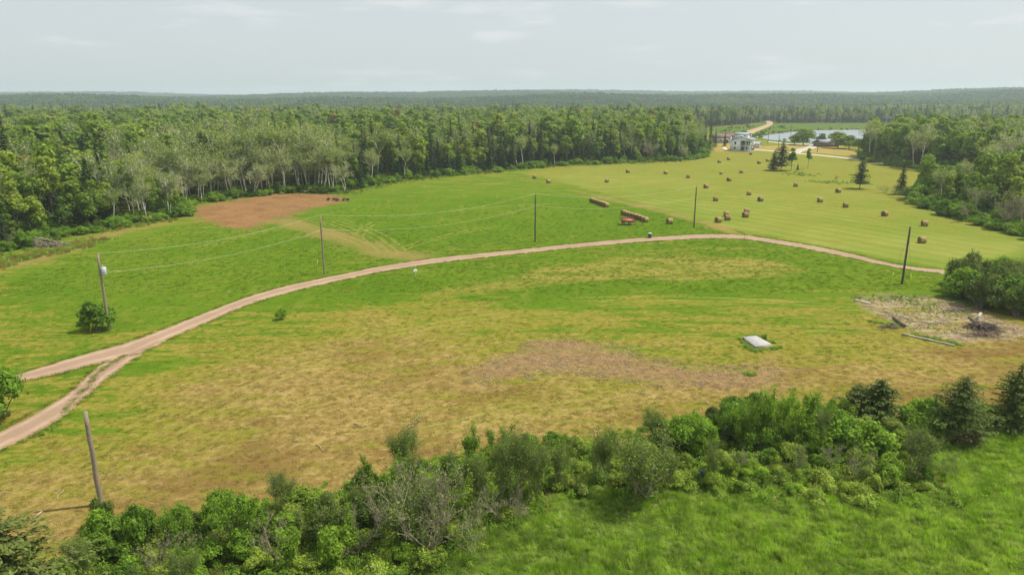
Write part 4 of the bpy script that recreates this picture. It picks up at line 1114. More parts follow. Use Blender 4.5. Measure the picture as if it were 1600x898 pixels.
# the thicket itself: many shrubs, each its own
r = np.random.default_rng(55)
X, Y, S = jitter_grid(HEDGE, 2.05, r, 0.36)
fill = []
for x, y, s in zip(X, Y, S):
    u, v = project(x, y, 0)
    if not (-60 < u < 1660 and v < 980): continue
    if s < 0.5: continue
    if u > 1470 and v > 690 and r.random() < .55: continue
    front = sdf_poly(np.array(x), np.array(y), MARSHF) > -5.5
    if u < 480: k = 'shrub' if r.random() < .7 else 'rose'
    elif front: k = 'rose' if r.random() < .75 else 'shrub'
    else: k = 'shrub' if r.random() < .72 else 'rose'
    fill.append((u, x, y, k, front))
fill.sort()
cnt = {'shrub': 0, 'rose': 0}
for u, x, y, k, front in fill:
    cnt[k] += 1
    ms = (DULL if (u * 7.3) % 1 < .38 else BUSH) if k == 'shrub' else ROSE
    pr = ms[r.integers(len(ms))]
    s = r.uniform(.48, .95) * (0.7 if front else 1.0) if k == 'shrub' else r.uniform(.6, 1.15)
    e = place(pr, 'leafy_shrub' if k == 'shrub' else 'rose_shrub', ('stem', 'foliage'), (x, y, float(terrain(x, y))), r.random() * 6.28, (s * r.uniform(.8, 1.1), s * r.uniform(.8, 1.1), s * r.uniform(.8, 1.2)))
    tag(e, f"{'green leafy' if k == 'shrub' else 'low yellow-green rose'} shrub within the foreground thicket, {ordinal(cnt[k])} from the left", 'shrub', f"{'leafy' if k == 'shrub' else 'rose'} shrubs of the foreground thicket")
print('fill', len(fill))

# thicket right of the driveway end
THK = W([(1452, 452), (1470, 474), (1530, 490), (1600, 506), (1720, 530), (1760, 470), (1640, 438), (1560, 436), (1490, 440)])
X, Y, S = jitter_grid(THK, 3.5, r, 0.36)
tl = sorted([(project(x, y, 2)[0], x, y, s) for x, y, s in zip(X, Y, S) if project(x, y, 2)[0] < 1640])
for i, (u, x, y, s) in enumerate(tl):
    pr = (DULL if i % 4 else BUSH)[r.integers(3)]; sc_ = r.uniform(1.6, 2.5) * (0.75 + 0.25 * min(1, s / 4))
    e = place(pr, 'leafy_shrub', ('stem', 'foliage'), (x, y, float(terrain(x, y))), r.random() * 6.28, (sc_, sc_, sc_ * 1.05))
    tag(e, f"tall dark-green bush in the thicket right of the wood chips, {ordinal(i + 1)} from the left", 'shrub', 'bushes of the thicket by the wood chips')
hero(BARE, [(1577, 470, 392, .55, 'white dead birch sticking out of the right thicket'), (1592, 476, 414, .6, 'shorter grey dead birch at the right frame edge')], 'dead_birch', 'tree', None, ('stem', 'crown'))
# grey shrubs by the narrow spruce
hero(BARE, [(1382, 302, 288, 1.8, 'low grey shrub left of the narrow dark spruce'), (1396, 304, 287, 1.8, 'low grey shrub touching the narrow dark spruce'), (1424, 311, 290, 1.6, 'low grey shrub between narrow spruce and spreading tree'), (1462, 316, 296, 1.5, 'low grey shrub right of the spreading tree'), (1306, 282, 273, .8, 'dark little shrub on a weedy patch in the hay field')], 'grey_shrub', 'shrub', 'grey shrubs at the hay field edge', ('stem', 'foliage'))
stand('dead', 0, (1472, 318), 290, 'fallen_birch', 'white birch trunk leaning out of the right wood edge', 'tree', wid=0.6, pick=2, tilt=0.55)
stand('dead', 0, (1515, 346), 300, 'fallen_birch', 'leaning pale birch further right along the right wood edge', 'tree', wid=0.6, pick=1, tilt=-0.5)

# ------------------------------------------------------------------ undergrowth, grasses (uncountable)
def clump_mesh(seed, rad, h, n, size, mat):
    rr = np.random.default_rng(seed); cr = MB()
    d = unit(rr, n); d[:, 2] = np.abs(d[:, 2])
    Pp = d * np.array([rad, rad, h]) * (0.45 + 0.6 * rr.random((n, 1)))
    cr.cards(Pp, d + unit(rr, n) * .8 + np.array([0, 0, .4]), size * (0.6 + .8 * rr.random(n)), size * .55, rr)
    return cr.mesh('leaf_clump', (mat,))
def tuft_mesh(seed, n, h, spread, w, lean, mat):
    rr = np.random.default_rng(seed); V, Q, T = [], [], []
    b = MB()
    for i in range(n):
        a = rr.random() * 6.28; q = spread * rr.random() ** .6
        p0 = np.array([math.cos(a) * q, math.sin(a) * q, 0])
        hh = h * rr.uniform(.55, 1.15)
        out = np.array([math.cos(a), math.sin(a), 0]) * rr.uniform(0, .35) + np.array(lean) * rr.uniform(.5, 1.2)
        sd_ = np.array([-math.sin(a + .7), math.cos(a + .7), 0]) * w
        p1 = p0 + out * hh * .45 + np.array([0, 0, hh * .62]); p2 = p0 + out * hh * 1.15 + np.array([0, 0, hh * (.98 - .25 * np.linalg.norm(out))])
        b.add([p0 - sd_, p0 + sd_, p1 - sd_ * .8, p1 + sd_ * .8, p2], Q=[(0, 1, 3, 2)], T=[(2, 3, 4)])
    return b.mesh('grass_tuft', (mat,))

def pts_in(poly, dens, rr, lo=0.0, hi=1e9, ok=None):
    xsr = [p[0] for p in poly]; ysr = [p[1] for p in poly]
    n = int((max(xsr) - min(xsr)) * (max(ysr) - min(ysr)) * dens)
    X = rr.uniform(min(xsr), max(xsr), n); Y = rr.uniform(min(ysr), max(ysr), n)
    k = np.abs(X) < 0.8 * Y + 14
    X, Y = X[k], Y[k]
    s = sdf_poly(X, Y, poly); k = (s > lo) & (s < hi)
    return X[k], Y[k], s[k]

r = np.random.default_rng(66)
ug = source_collection('undergrowth_source', [clump_mesh(900 + i, .5, .55, 170, .075, M['shrub_leaf'] if i < 3 else M['rose_leaf']) for i in range(5)] + [tuft_mesh(920 + i, 60, .6, .3, .012, (0.1, 0, 0), M['grass_blade']) for i in range(2)])
X, Y, S = pts_in(HEDGE, 2.6, r, -1.2 + 0)
k = r.random(len(X)) < np.clip((S + 1.2) / 2.0, .15, 1); X, Y, S = X[k], Y[k], S[k]
scatter('undergrowth', ug, np.stack([X, Y, terrain(X, Y) - .05], 1), r.random(len(X)) * 6.28, r.uniform(.6, 1.3, len(X)) * np.clip((S + 1.6) / 2, .5, 1), r.choice(7, len(X), p=[.2, .2, .15, .15, .1, .1, .1]), 'low leafy undergrowth between the thicket shrubs')

# bushy skirts of the woods
sk_src = source_collection('skirt_source', [p.single(f'skirt_{i}') for i, p in enumerate(BUSH + ROSE[:1])])
SX, SY, SS = [], [], []
def skirt(poly, lo, hi, dens, s0, s1):
    X, Y, S = pts_in(poly, dens, r, lo, hi)
    u = np.array([project(a, b, 0)[1] for a, b in zip(X, Y)])
    SX.append(X); SY.append(Y); SS.append(r.uniform(s0, s1, len(X)))
skirt([p for p in FOREST1], -2.0, 9, .20, .35, 1.25)
skirt(FOREST3, -1, 8, .07, .9, 2.0)
skirt(FOREST4, -4, 12, .20, .5, 1.6)
skirt(MARSHB, 4, 60, .006, .5, 1.3)
skirt(POND_W, -7, -1.5, .035, .35, .8)
X = np.concatenate(SX); Y = np.concatenate(SY); Sx = np.concatenate(SS)
k = (Y < 720) & (sdf_poly(X, Y, POND_W) < -1.0) & (sd_line(X, Y, clay) > 9); X, Y, Sx = X[k], Y[k], Sx[k]
scatter('wood_edge_shrubs', sk_src, np.stack([X, Y, terrain(X, Y) - .05], 1), r.random(len(X)) * 6.28, np.stack([Sx * r.uniform(.8, 1.5, len(X)), Sx * r.uniform(.8, 1.5, len(X)), Sx * r.uniform(.6, 1.3, len(X))], 1), r.integers(0, 6, len(X)), 'tangled leafy shrubs along the foot of the woods')
print('skirt', len(X))

# marsh grass
mg_src = source_collection('marsh_source', [tuft_mesh(940 + i, 90, .40 + .07 * i, .34, .009, (-0.55 + .22 * i, -0.15, 0), M['grass_blade']) for i in range(4)])
X, Y, S = pts_in(MARSHF, 13.0, r, -1.0)
k = (Y > 30); X, Y, S = X[k], Y[k], S[k]
sn = 0.75 + 0.35 * np.sin(X / 3.1 + np.sin(Y / 2.3)) * np.sin(Y / 2.7 + X / 5)
scatter('marsh_grass', mg_src, np.stack([X, Y, terrain(X, Y) - .03], 1), r.normal(size=len(X)) * .5, np.stack([r.uniform(.6, 1.2, len(X)), r.uniform(.6, 1.2, len(X)), sn * r.uniform(.45, 1.35, len(X))], 1), r.integers(0, 4, len(X)), 'tall bright marsh grass in the near right corner')
print('marsh', len(X))

# short cut grass on the open field, coloured by how dry the spot is
def field_grass_mat():
    k = NT('cut_grass_blades')
    t = k.attr('tone', 'INSTANCER')
    oi = k.n('ShaderNodeObjectInfo')
    c = k.ramp(k.math('ADD', t, k.math('MULTIPLY', k.math('SUBTRACT', oi.outputs['Random'], .5), .7)), [(0.05, (0.145, 0.258, 0.018, 1)), (0.32, (0.220, 0.265, 0.026, 1)), (0.5, (0.30, 0.26, 0.060, 1)), (0.68, (0.33, 0.245, 0.085, 1)), (0.95, (0.45, 0.35, 0.15, 1))])
    d = k.n('ShaderNodeBsdfDiffuse'); k.l(c, d.inputs['Color'])
    tr = k.n('ShaderNodeBsdfTranslucent'); k.l(c, tr.inputs['Color'])
    m1 = k.n('ShaderNodeMixShader'); m1.inputs[0].default_value = .3
    k.l(d.outputs[0], m1.inputs[1]); k.l(tr.outputs[0], m1.inputs[2]); k.l(m1.outputs[0], k.out.inputs['Surface'])
    return k.m
M['cut_grass'] = field_grass_mat()
fg_src = source_collection('cut_grass_source', [tuft_mesh(960 + i, 34, .09, .26, .012, (l, 0, 0), M['cut_grass']) for i, l in enumerate((-.8, .8, -.3, .3))])
NEARF = W([(-60, 900), (-60, 690), (180, 640), (320, 545), (450, 490), (700, 450), (1000, 440), (1300, 440), (1500, 460), (1660, 520), (1660, 640), (1100, 650), (700, 720), (150, 850)])
X, Y, S = pts_in(NEARF, 4.2, r, 0)
F = attribute_fields(X, Y)
laneA = W([(-130, 745), (-10, 694), (89, 642), (131, 609), (165, 579), (200, 558), (250, 535)])
k = (F['mulch'] < 0.3) & (F['chips'] < -0.5) & (F['floor'] < 0.5) & (sd_line(X, Y, laneA) > 3.0)
k &= (r.random(len(X)) < np.clip((105 - Y) / 50, 0, 1) * np.clip(F['dry'] * 2.2 + .15, 0.1, 1))
X, Y = X[k], Y[k]
scatter('cut_field_grass', fg_src, np.stack([X, Y, terrain(X, Y) - .01], 1), r.random(len(X)) * 6.28, r.uniform(.5, 1.35, len(X)), r.integers(0, 4, len(X)), 'short cut grass and straw over the near field', tone=F['dry'][k] * .9 + .02)
print('cut grass', len(X))

def clod_mesh(seed, mat, flat):
    rr = np.random.default_rng(seed); b = MB(); n = 7
    V = [(0, 0, .8 * flat)]
    for q_, z_ in ((.6, .62), (1.0, .2), (.9, -.2)):
        for j_ in range(n): V.append((math.cos(j_ * 6.283 / n) * q_ * rr.uniform(.75, 1.2), math.sin(j_ * 6.283 / n) * q_ * rr.uniform(.75, 1.2), z_ * flat * rr.uniform(.7, 1.2)))
    b.add(V, [(1 + i_ * n + j_, 1 + (i_ + 1) * n + j_, 1 + (i_ + 1) * n + (j_ + 1) % n, 1 + i_ * n + (j_ + 1) % n) for i_ in range(2) for j_ in range(n)], [(0, 1 + j_, 1 + (j_ + 1) % n) for j_ in range(n)])
    return b.mesh('clod', (mat,))
M['clod'] = simple('red_brown_clod', (0.25, 0.135, 0.07), var=0.35, scale=2)
M['chip'] = simple('mulch_chip', (0.34, 0.25, 0.15), var=0.45, scale=2)
cl_src = source_collection('clod_source', [clod_mesh(1 + i, M['clod'], .7) for i in range(3)])
X, Y, S = pts_in(SOIL, .9, r, -1.5); q_ = r.random(len(X)) < .35 + .65 * (r.random(len(X)) < np.exp(-np.abs(S) / 4)); X, Y = X[q_], Y[q_]
scatter('soil_clods', cl_src, np.stack([X, Y, terrain(X, Y)], 1), r.random(len(X)) * 6.28, .05 + .22 * r.random(len(X)) ** 3, r.integers(0, 3, len(X)), 'broken clods on the bare red soil')
def chip_mesh(seed):
    rr = np.random.default_rng(seed); b = MB()
    for i_ in range(5):
        a_ = rr.random() * 6.28; L_ = rr.uniform(.06, .3); c0 = np.array([rr.normal() * .35, rr.normal() * .35, .03]); d_ = np.array([math.cos(a_), math.sin(a_), rr.normal() * .2]) * L_
        b.tube([c0 - d_, c0 + d_], [.022, .012], 4)
    return b.mesh('chips', (M['chip'],))
ch_src = source_collection('chip_source', [chip_mesh(i) for i in range(4)] + [clod_mesh(20, M['chip'], .5)])
CX, CY = [], []
for poly, dn in ((MULCH, 2.6), (CHIPS, 3.2)):
    X, Y, S = pts_in(poly, dn, r, -1.0); CX.append(X); CY.append(Y)
CX, CY = np.concatenate(CX), np.concatenate(CY)
ix_ = r.choice(5, len(CX), p=[.22, .22, .22, .22, .12])
scatter('wood_chips', ch_src, np.stack([CX, CY, terrain(CX, CY)], 1), r.random(len(CX)) * 6.28, np.where(ix_ == 4, .08 + .08 * r.random(len(CX)), r.uniform(.4, 1.3, len(CX))), ix_, 'shredded wood and bark bits on the bare patches')
LAWN = W([(-80, 560), (-60, 470), (120, 395), (300, 350), (480, 335), (700, 290), (900, 300), (1100, 350), (1300, 395), (1480, 430), (1480, 455), (1200, 462), (850, 478), (560, 482), (420, 498), (300, 560), (150, 640), (0, 720), (-60, 760)])
X, Y, S = pts_in(LAWN, 2.4, r, 0)
F = attribute_fields(X, Y)
dU = sd_line(X, Y, [tuple((np.array(G0(*a)) + np.array(G0(*b))) / 2) for a, b in zip(DRV_U, DRV_L)])
k = (dU > 3.2) & (sd_line(X, Y, laneA) > 3.2) & (F['soil'] < -1) & (F['track'] < -2) & (r.random(len(X)) < np.clip((210 - Y) / 110, 0, 1))
X, Y = X[k], Y[k]
scatter('lawn_grass', fg_src, np.stack([X, Y, terrain(X, Y) - .01], 1), r.random(len(X)) * 6.28, r.uniform(.45, 1.15, len(X)) * (1 + .5 * (Y > 100)), r.integers(0, 4, len(X)), 'uneven tufts of short green lawn grass', tone=r.uniform(-.15, .22, len(X)))
print('lawn', len(X), 'chips', len(CX))

# weeds in the middle and along the lane, round the slab, at the bush feet
WX, WY, WS = [], [], []
def weeds(px, n, spread, s0, s1):
    c = catmull([G0(*p) for p in px], 12)
    i = r.integers(0, len(c), n); q = c[i] + r.normal(size=(n, 2)) * spread
    WX.extend(q[:, 0]); WY.extend(q[:, 1]); WS.extend(r.uniform(s0, s1, n))
weeds([(20, 702), (60, 682), (90, 664)], 30, .25, .2, .45)
weeds([(1154, 530), (1166, 543), (1179, 551), (1192, 550), (1209, 547), (1222, 545)], 130, .22, .25, .55)
weeds([(1159, 529.5), (1182, 527), (1196, 533), (1212, 541.5)], 50, .18, .25, .5)
weeds([(1166, 588), (1172, 588)], 14, .25, .4, .8)
weeds([(1365, 506), (1385, 508), (1400, 510)], 40, .4, .3, .6)
weeds([(1420, 524), (1470, 535), (1500, 541)], 60, .35, .3, .7)
weeds([(1340, 470), (1400, 468), (1440, 470)], 90, .9, .3, .6)
weeds([(1420, 478), (1450, 486), (1480, 492)], 160, 1.5, .15, .4)
weeds([(1400, 488), (1440, 512), (1500, 522)], 90, 1.3, .15, .35)
weeds([(1270, 284), (1290, 286), (1310, 287)], 60, 2.2, .4, .9)
weeds([(1248, 274), (1262, 275), (1275, 272)], 50, 2.0, .45, 1.0)
weeds([(1225, 272), (1240, 272), (1250, 270)], 40, 2.0, .45, 1.0)
weeds([(1305, 286), (1325, 287), (1340, 284)], 40, 1.8, .4, .9)
WX, WY = np.array(WX), np.array(WY)
scatter('weed_patches', ug, np.stack([WX, WY, terrain(WX, WY)], 1), r.random(len(WX)) * 6.28, np.array(WS), r.integers(0, 7, len(WX)), 'green weeds along the lane middle and round the slab')

dg_src = source_collection('dry_grass_source', [tuft_mesh(980 + i, 50, .7, .45, .02, (-.1, 0, 0), M['dry_blade'] if i < 2 else M['grass_blade']) for i in range(3)])
EX, EY = [], []
for poly, lo, hi, dn in ((FOREST1, -4.5, 0.5, .9), (FOREST4, -4.5, 0, .7), (FOREST3, -3, 0, .3)):
    X, Y, S = pts_in(poly, dn * .5, r, lo, hi); q_ = (Y < 330); EX.append(X[q_]); EY.append(Y[q_])
lw = np.array(W([(-60, 440), (0, 410), (60, 398), (110, 388), (150, 375)])); cc = catmull(lw, 30); i_ = r.integers(0, len(cc), 420); q_ = cc[i_] + r.normal(size=(420, 2)) * 1.6; EX.append(q_[:, 0]); EY.append(q_[:, 1])
EX, EY = np.concatenate(EX), np.concatenate(EY)
dd_ = np.minimum(sdf_poly(EX, EY, SOIL), 0); q_ = (sdf_poly(EX, EY, SOIL) < -1); EX, EY = EX[q_], EY[q_]
scatter('edge_grass', dg_src, np.stack([EX, EY, terrain(EX, EY)], 1), r.random(len(EX)) * 6.28, r.uniform(.5, 1.25, len(EX)), r.choice(3, len(EX), p=[.3, .25, .45]), 'uncut yellowish grass along the foot of the woods')
print('edge grass', len(EX))
VX, VY = [], []
for edge in (DRV_U, DRV_L, [(0, 672), (89, 624), (118, 603), (153, 571)], [(-20, 715), (89, 661), (143, 615), (178, 587), (214, 561)]):
    cc = catmull([G0(*p) for p in edge], 40); L_ = np.concatenate([[0], np.cumsum(np.linalg.norm(np.diff(cc, axis=0), axis=1))])
    n_ = int(L_[-1] * 5); t_ = r.uniform(0, L_[-1], n_)
    VX.append(np.interp(t_, L_, cc[:, 0]) + r.normal(size=n_) * .22); VY.append(np.interp(t_, L_, cc[:, 1]) + r.normal(size=n_) * .22)
cc = catmull([G0(*p) for p in [(98, 648), (118, 625), (138, 603), (155, 583), (178, 567), (197, 556)]], 40); q_ = cc[r.integers(0, len(cc), 200)] + r.normal(size=(200, 2)) * .16; VX.append(q_[:, 0]); VY.append(q_[:, 1])
VX, VY = np.concatenate(VX), np.concatenate(VY)
scatter('verge_grass', fg_src, np.stack([VX, VY, terrain(VX, VY) + .01], 1), r.random(len(VX)) * 6.28, r.uniform(.7, 1.8, len(VX)), r.integers(0, 4, len(VX)), 'short grass creeping over the driveway edges', tone=r.uniform(0, .35, len(VX)))
# young shoots that break the thicket's outline
X, Y, S = jitter_grid(HEDGE, 3.6, r, .42)
sh = sorted([(project(x, y, 1)[0], x, y) for x, y, s_ in zip(X, Y, S) if s_ > 1.5 and sdf_poly(np.array(x), np.array(y), MARSHF) < -6.5 and -20 < project(x, y, 1)[0] < 1480 and project(x, y, 1)[1] < 900])
for i, (u, x, y) in enumerate(sh):
    ms = POPLAR if i % 3 else BIRCH
    e = place(ms[i % len(ms)], 'young_shoot', ('stem', 'crown'), (x, y, float(terrain(x, y))), i * 1.7, r.uniform(.42, .72))
    tag(e, f"thin young leafy shoot rising through the foreground thicket, {ordinal(i + 1)} from the left", 'shoot', 'young shoots in the foreground thicket')
print('shoots', len(sh))

# ------------------------------------------------------------------ utility poles and lines
def pole(base, vtop, label, rad=.16, mat='pole_wood', transformer=False, guys=(), bare=False, name='utility_pole', height=None):
    b = foot(*base); h = height or height_px(b, vtop)
    e = empty(name, b); tag(e, label, 'pole', 'wooden utility poles')
    m = MB(); n = 7
    m.tube([(0, 0, -0.5)] + [(0.02 * math.sin(i * 2.1), 0.02 * math.cos(i * 1.7), h * i / n) for i in range(n)] + [(0, 0, h)], np.linspace(rad * 1.12, rad * .8, n + 2), 12)
    m.obj('post', M[mat], e, True)
    if not bare:
        for zz, xo in ((h + .14, 0), (h - 2.2, rad + .08)):
            m = MB(); m.tube([(xo, 0, zz - .16), (xo, 0, zz - .05), (xo, 0, zz), (xo, 0, zz + .05)], [.05, .09, .06, .085], 8); m.obj('insulator', M['porcelain'], e)
    if transformer:
        zt = h - 2.0
        t = MB(); t.tube([(.50, -.1, zt - .55), (.50, -.1, zt - .5), (.50, -.1, zt + .42), (.50, -.1, zt + .5)], [.24, .30, .30, .2], 14); to = t.obj('transformer', M['metal_grey'], e, True)
        t = MB(); t.tube([(.42, -.1, zt + .48), (.42, -.1, zt + .62), (.42, -.1, zt + .8)], [.07, .09, .04], 8); t.obj('bushing', M['porcelain'], to)
        t = MB(); t.box((.26, -.1, zt + .2), (.3, .1, .1)); t.box((.26, -.1, zt - .3), (.3, .1, .1)); t.obj('bracket', M['dark_metal'], e)
        t = MB(); t.tube([(.2, 0, h - .15), (.36, 0, h - .6), (.42, -.1, zt + .8)], .012, 4); t.obj('lead_wire', M['dark_metal'], e)
    for (gu, gv, gt, gm) in guys:
        f = foot(gu, gv); rel = np.array(f) - np.array(b)
        top = np.array([0, 0, h * .86]); d = top - rel; L = np.linalg.norm(d); d /= L
        g = MB(); g.tube([rel - d * .2, top], .012, 4); go = g.obj('guy_wire', M['dark_metal'], e)
        hl = height_px(f, gt) * 1.02
        g = MB(); g.tube([rel, rel + d * hl / d[2]], [.055, .05], 6); g.obj('guard_sleeve', M[gm], go)
    return np.array(b), h

p1 = pole((171, 515), 398, 'leaning utility pole with grey transformer beside the round dark bush', .17, transformer=True, guys=[(141, 519, 497, 'yellow')])
p2 = pole((507, 429), 337, 'utility pole by the driveway in front of the red soil', .15, guys=[(494.5, 424, 405, 'lime')])
p3 = pole((836, 378), 304, 'slim dark utility pole on the lawn left of the baler', .14, 'dark_pole_wood')
p4 = pole((1084, 356), 292, 'slim dark utility pole by the track into the hay field', .14, 'dark_pole_wood')
p5 = pole((1409, 444), 355, 'dark leaning utility pole at the right end of the driveway', .16, 'dark_pole_wood', guys=[(1389.5, 443, 425, 'lime'), (1424, 447, 428, 'lime')])
p6 = pole((158, 788), 643, 'bare wooden post with no wires in the near left field', .17, bare=True, name='wooden_post')
for base, vt, lab, mt in (((1199.6, 225), 201, 'leftmost far pole in front of the pond', 'dark_pole_wood'), ((1215.8, 232), 211, 'far pole right behind the lone spruce', 'dark_pole_wood'), ((1235, 218), 200, 'far pole standing against the pond water', 'dark_pole_wood'),
                          ((1277, 238), 208, 'far pole by the branch road bend', 'dark_pole_wood'), ((1094, 214), 188, 'pale far pole above the wood corner left of the house', 'pole_wood'), ((1364.5, 254), 217, 'pale far pole at the right wood corner by the road', 'pole_wood')):
    pole(base, vt, lab, .15, mt)

def span(a, ha, b, hb, sag, label, off=0.0):
    A = a + np.array([off, 0, ha]); B = b + np.array([off, 0, hb])
    t = np.linspace(0, 1, 25)[:, None]
    pts = A + (B - A) * t; pts[:, 2] -= (4 * sag * t * (1 - t))[:, 0]
    m = MB(); m.tube(pts, .010, 5)
    o = m.obj('power_line', M['wire']); tag(o, label, 'wire', 'overhead power lines')
for (a, b, w, sg) in ((p1, p2, 'between the transformer pole and the next pole', 1.1), (p2, p3, 'between the red-soil pole and the lawn pole', 1.7), (p3, p4, 'between the two slim dark poles', 1.5)):
    span(a[0], a[1] + .2, b[0], b[1] + .2, sg, 'upper overhead wire ' + w)
    span(a[0], a[1] - 2.2, b[0], b[1] - 2.2, sg * .95, 'lower overhead wire ' + w, .26)

# ------------------------------------------------------------------ hay bales
def bale_mesh(seed):
    rr = np.random.default_rng(seed); b = MB(); n = 22
    xs_ = [-.66, -.64, -.58, -.2, .2, .58, .64, .66]; rs_ = [.0, .50, .66, .68, .68, .66, .50, .0]
    V = []
    for x, q in zip(xs_, rs_):
        for j in range(n):
            a = j * 6.2832 / n; qq = q * (1 + rr.normal() * .012)
            z = math.sin(a) * qq
            V.append((x + rr.normal() * .008, math.cos(a) * qq, max(z, -.63) + .63))
    Q = [(i * n + j, i * n + (j + 1) % n, (i + 1) * n + (j + 1) % n, (i + 1) * n + j) for i in range(len(xs_) - 1) for j in range(n)]
    b.add(V, Q)
    me = b.mesh('hay_bale', (M['hay'], M['hay_end_shade']), False)
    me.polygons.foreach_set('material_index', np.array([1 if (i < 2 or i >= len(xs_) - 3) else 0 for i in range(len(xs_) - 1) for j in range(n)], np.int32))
    return me
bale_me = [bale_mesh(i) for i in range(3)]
def bale(u, v, rz, label, group='round hay bales', loc=None, s=1.0):
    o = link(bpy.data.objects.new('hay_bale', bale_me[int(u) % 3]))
    o.location = loc if loc is not None else foot(u, v)
    o.location.z -= .03
    o.rotation_euler = (0, 0, rz); o.scale = (s, s, s)
    tag(o, label, 'hay bale', group)
BL = [(835, 279, 'leftmost round hay bale, nearest the left wood edge'), (857, 286, 'second hay bale from the left, just above the lawn pole'), (948, 285, 'round bale straight above the farther bale row'), (981, 270, 'round bale close under the wood edge above the bale rows'),
      (1040, 272, 'round bale under the wood edge, right of the middle'), (1075, 278, 'round bale above the top of the right slim pole'), (1103, 294, 'round bale just right of the right slim pole top'), (1118, 314, 'round bale right of the right slim pole, mid height'),
      (1126.5, 272.5, 'flattened small bale in the stretch below the white house'), (1139, 283, 'round bale alone below the small flattened bale'), (1158, 270.5, 'round bale directly below the white house, lower one'), (1124, 254.5, 'round bale left below the white house near the wood corner'),
      (1138.5, 250, 'round bale nearest below the left corner of the white house'), (1173, 242, 'round bale right at the foot of the white house'), (1186, 256, 'round bale left of the lone spruce, lower one'), (1199.5, 252.5, 'round bale touching the left side of the lone spruce'),
      (1170, 305, 'round bale in the middle of the hay field, upper of two'), (1188, 314.5, 'round bale in the middle of the hay field, lower of two'), (1135, 338, 'back bale of the group of three by the track'), (1136.5, 344, 'front right bale of the group of three by the track'),
      (1122, 347.5, 'front left bale of the group of three by the track'), (1166.5, 333.5, 'back bale of the pair right of the group of three'), (1164.5, 339.5, 'front bale of the pair right of the group of three'), (1046, 349.5, 'round bale alone right of the red baler'),
      (1243, 291.5, 'round bale below the lone spruce and birch'), (1309.5, 301, 'round bale left of the layered dark spruce'), (1281, 316, 'round bale midway between lone spruce and right driveway end'), (1321, 324, 'round bale below and left of the layered spruce'),
      (1382, 337.5, 'round bale above the right leaning pole, farther out'), (1444, 353, 'farthest right round bale near the right wood'), (1440, 379.5, 'nearest round bale, right of the leaning pole')]
ANG = 0.06
for i, (u, v, lab) in enumerate(BL):
    bale(u, v, ANG + (0.35 * math.sin(i * 2.3)), lab, s=0.78 if i == 8 else 1.0)
def bale_row(a, b, n, which):
    A, B = np.array(G0(*a)), np.array(G0(*b)); d = B - A; d /= np.linalg.norm(d); L = np.linalg.norm(B - A)
    for i in range(n):
        p = A + (B - A) * i / (n - 1)
        bale(i * 7, 0, 0.52 + 0.10 * math.sin(i * 3.1), f"{ordinal(i + 1)} bale from the left in the {which} bale row", f"{which} row of hay bales", (p[0], p[1], float(terrain(*p))), s=0.94 + .05 * math.sin(i * 5.3))
bale_row((925, 316), (947, 324), 7, 'farther')
bale_row((974.5, 336.5), (1008, 348), 8, 'nearer')

# ------------------------------------------------------------------ red farm implement
e = empty('hay_implement', foot(986, 351), math.radians(-6)); tag(e, 'red towed hay implement parked in front of the nearer bale row', 'farm implement')
m = MB(); m.box((-.9, 0, .75), (2.9, 1.7, .14)); m.box((-.9, -.85, .95), (2.9, .08, .42)); m.box((-.9, .85, 1.0), (2.9, .08, .5)); m.obj('frame', M['red_paint'], e)
m = MB(); m.box((-.9, 0, .86), (2.5, 1.45, .06)); m.obj('bed', M['salmon'], e)
m = MB(); m.box((-.9, -.62, 1.05), (2.2, .06, .62), R=Matrix.Rotation(-.7, 3, 'X')); m.obj('deflector', M['salmon'], e)
m = MB(); m.box((-2.3, 0, .98), (.12, 1.78, .45)); m.box((.5, 0, 1.0), (.14, 1.78, .5)); m.obj('end_panel', M['red_paint'], e)
m = MB(); m.tube([(-2.4, -.75, 1.35), (-1.2, -.8, 1.62), (.5, -.8, 1.5)], .05, 6); m.tube([(-2.4, .75, 1.35), (-1.2, .8, 1.62), (.5, .8, 1.5)], .05, 6); m.obj('rail', M['red_paint'], e)
m = MB(); m.tube([(.4, 0, .8), (1.8, 0, .85), (2.7, .05, .6)], [.1, .08, .06], 6); m.tube([(.4, .6, .8), (1.9, .05, .85)], .05, 6); m.tube([(.4, -.6, .8), (1.9, -.05, .85)], .05, 6); m.obj('drawbar', M['timber'], e)
m = MB(); m.tube([(2.55, .05, 1.15), (2.55, .05, .02)], .05, 6); m.box((2.55, .05, .03), (.3, .3, .04)); m.obj('jack', M['dark_metal'], e)
for sx, sy in ((-1.7, -.98), (-1.7, .98), (-.3, -.98), (-.3, .98)):
    w = MB(); w.tube([(sx, sy - .11, .30), (sx, sy - .08, .30), (sx, sy + .08, .30), (sx, sy + .11, .30)], [.22, .30, .30, .22], 16); wo = w.obj('wheel', M['rubber'], e)
    w = MB(); w.tube([(sx, sy - .125, .30), (sx, sy + .125, .30)], .13, 10); w.obj('rim', M['metal_grey'], wo)

# green bin
e = empty('rubbish_bin', foot(1015.2, 372)); tag(e, 'dark green bin with pale lid beside the driveway', 'bin')
m = MB(); m.tube([(0, 0, 0), (0, 0, .04), (0, 0, .9), (0, 0, .95)], [.30, .32, .40, .41], 18); m.obj('body', M['green_plastic'], e, True)
m = MB(); m.tube([(0, 0, .94), (0, 0, 1.02), (0, 0, 1.08), (0, 0, 1.1)], [.44, .44, .30, .05], 18); m.obj('lid', M['grey_lid'], e, True)
for a in (0, math.pi):
    m = MB(); m.tube([(math.cos(a) * .38, -.12, .72), (math.cos(a) * .47, -.06, .72), (math.cos(a) * .47, .06, .72), (math.cos(a) * .38, .12, .72)], .02, 5); m.obj('handle', M['grey_lid'], e)

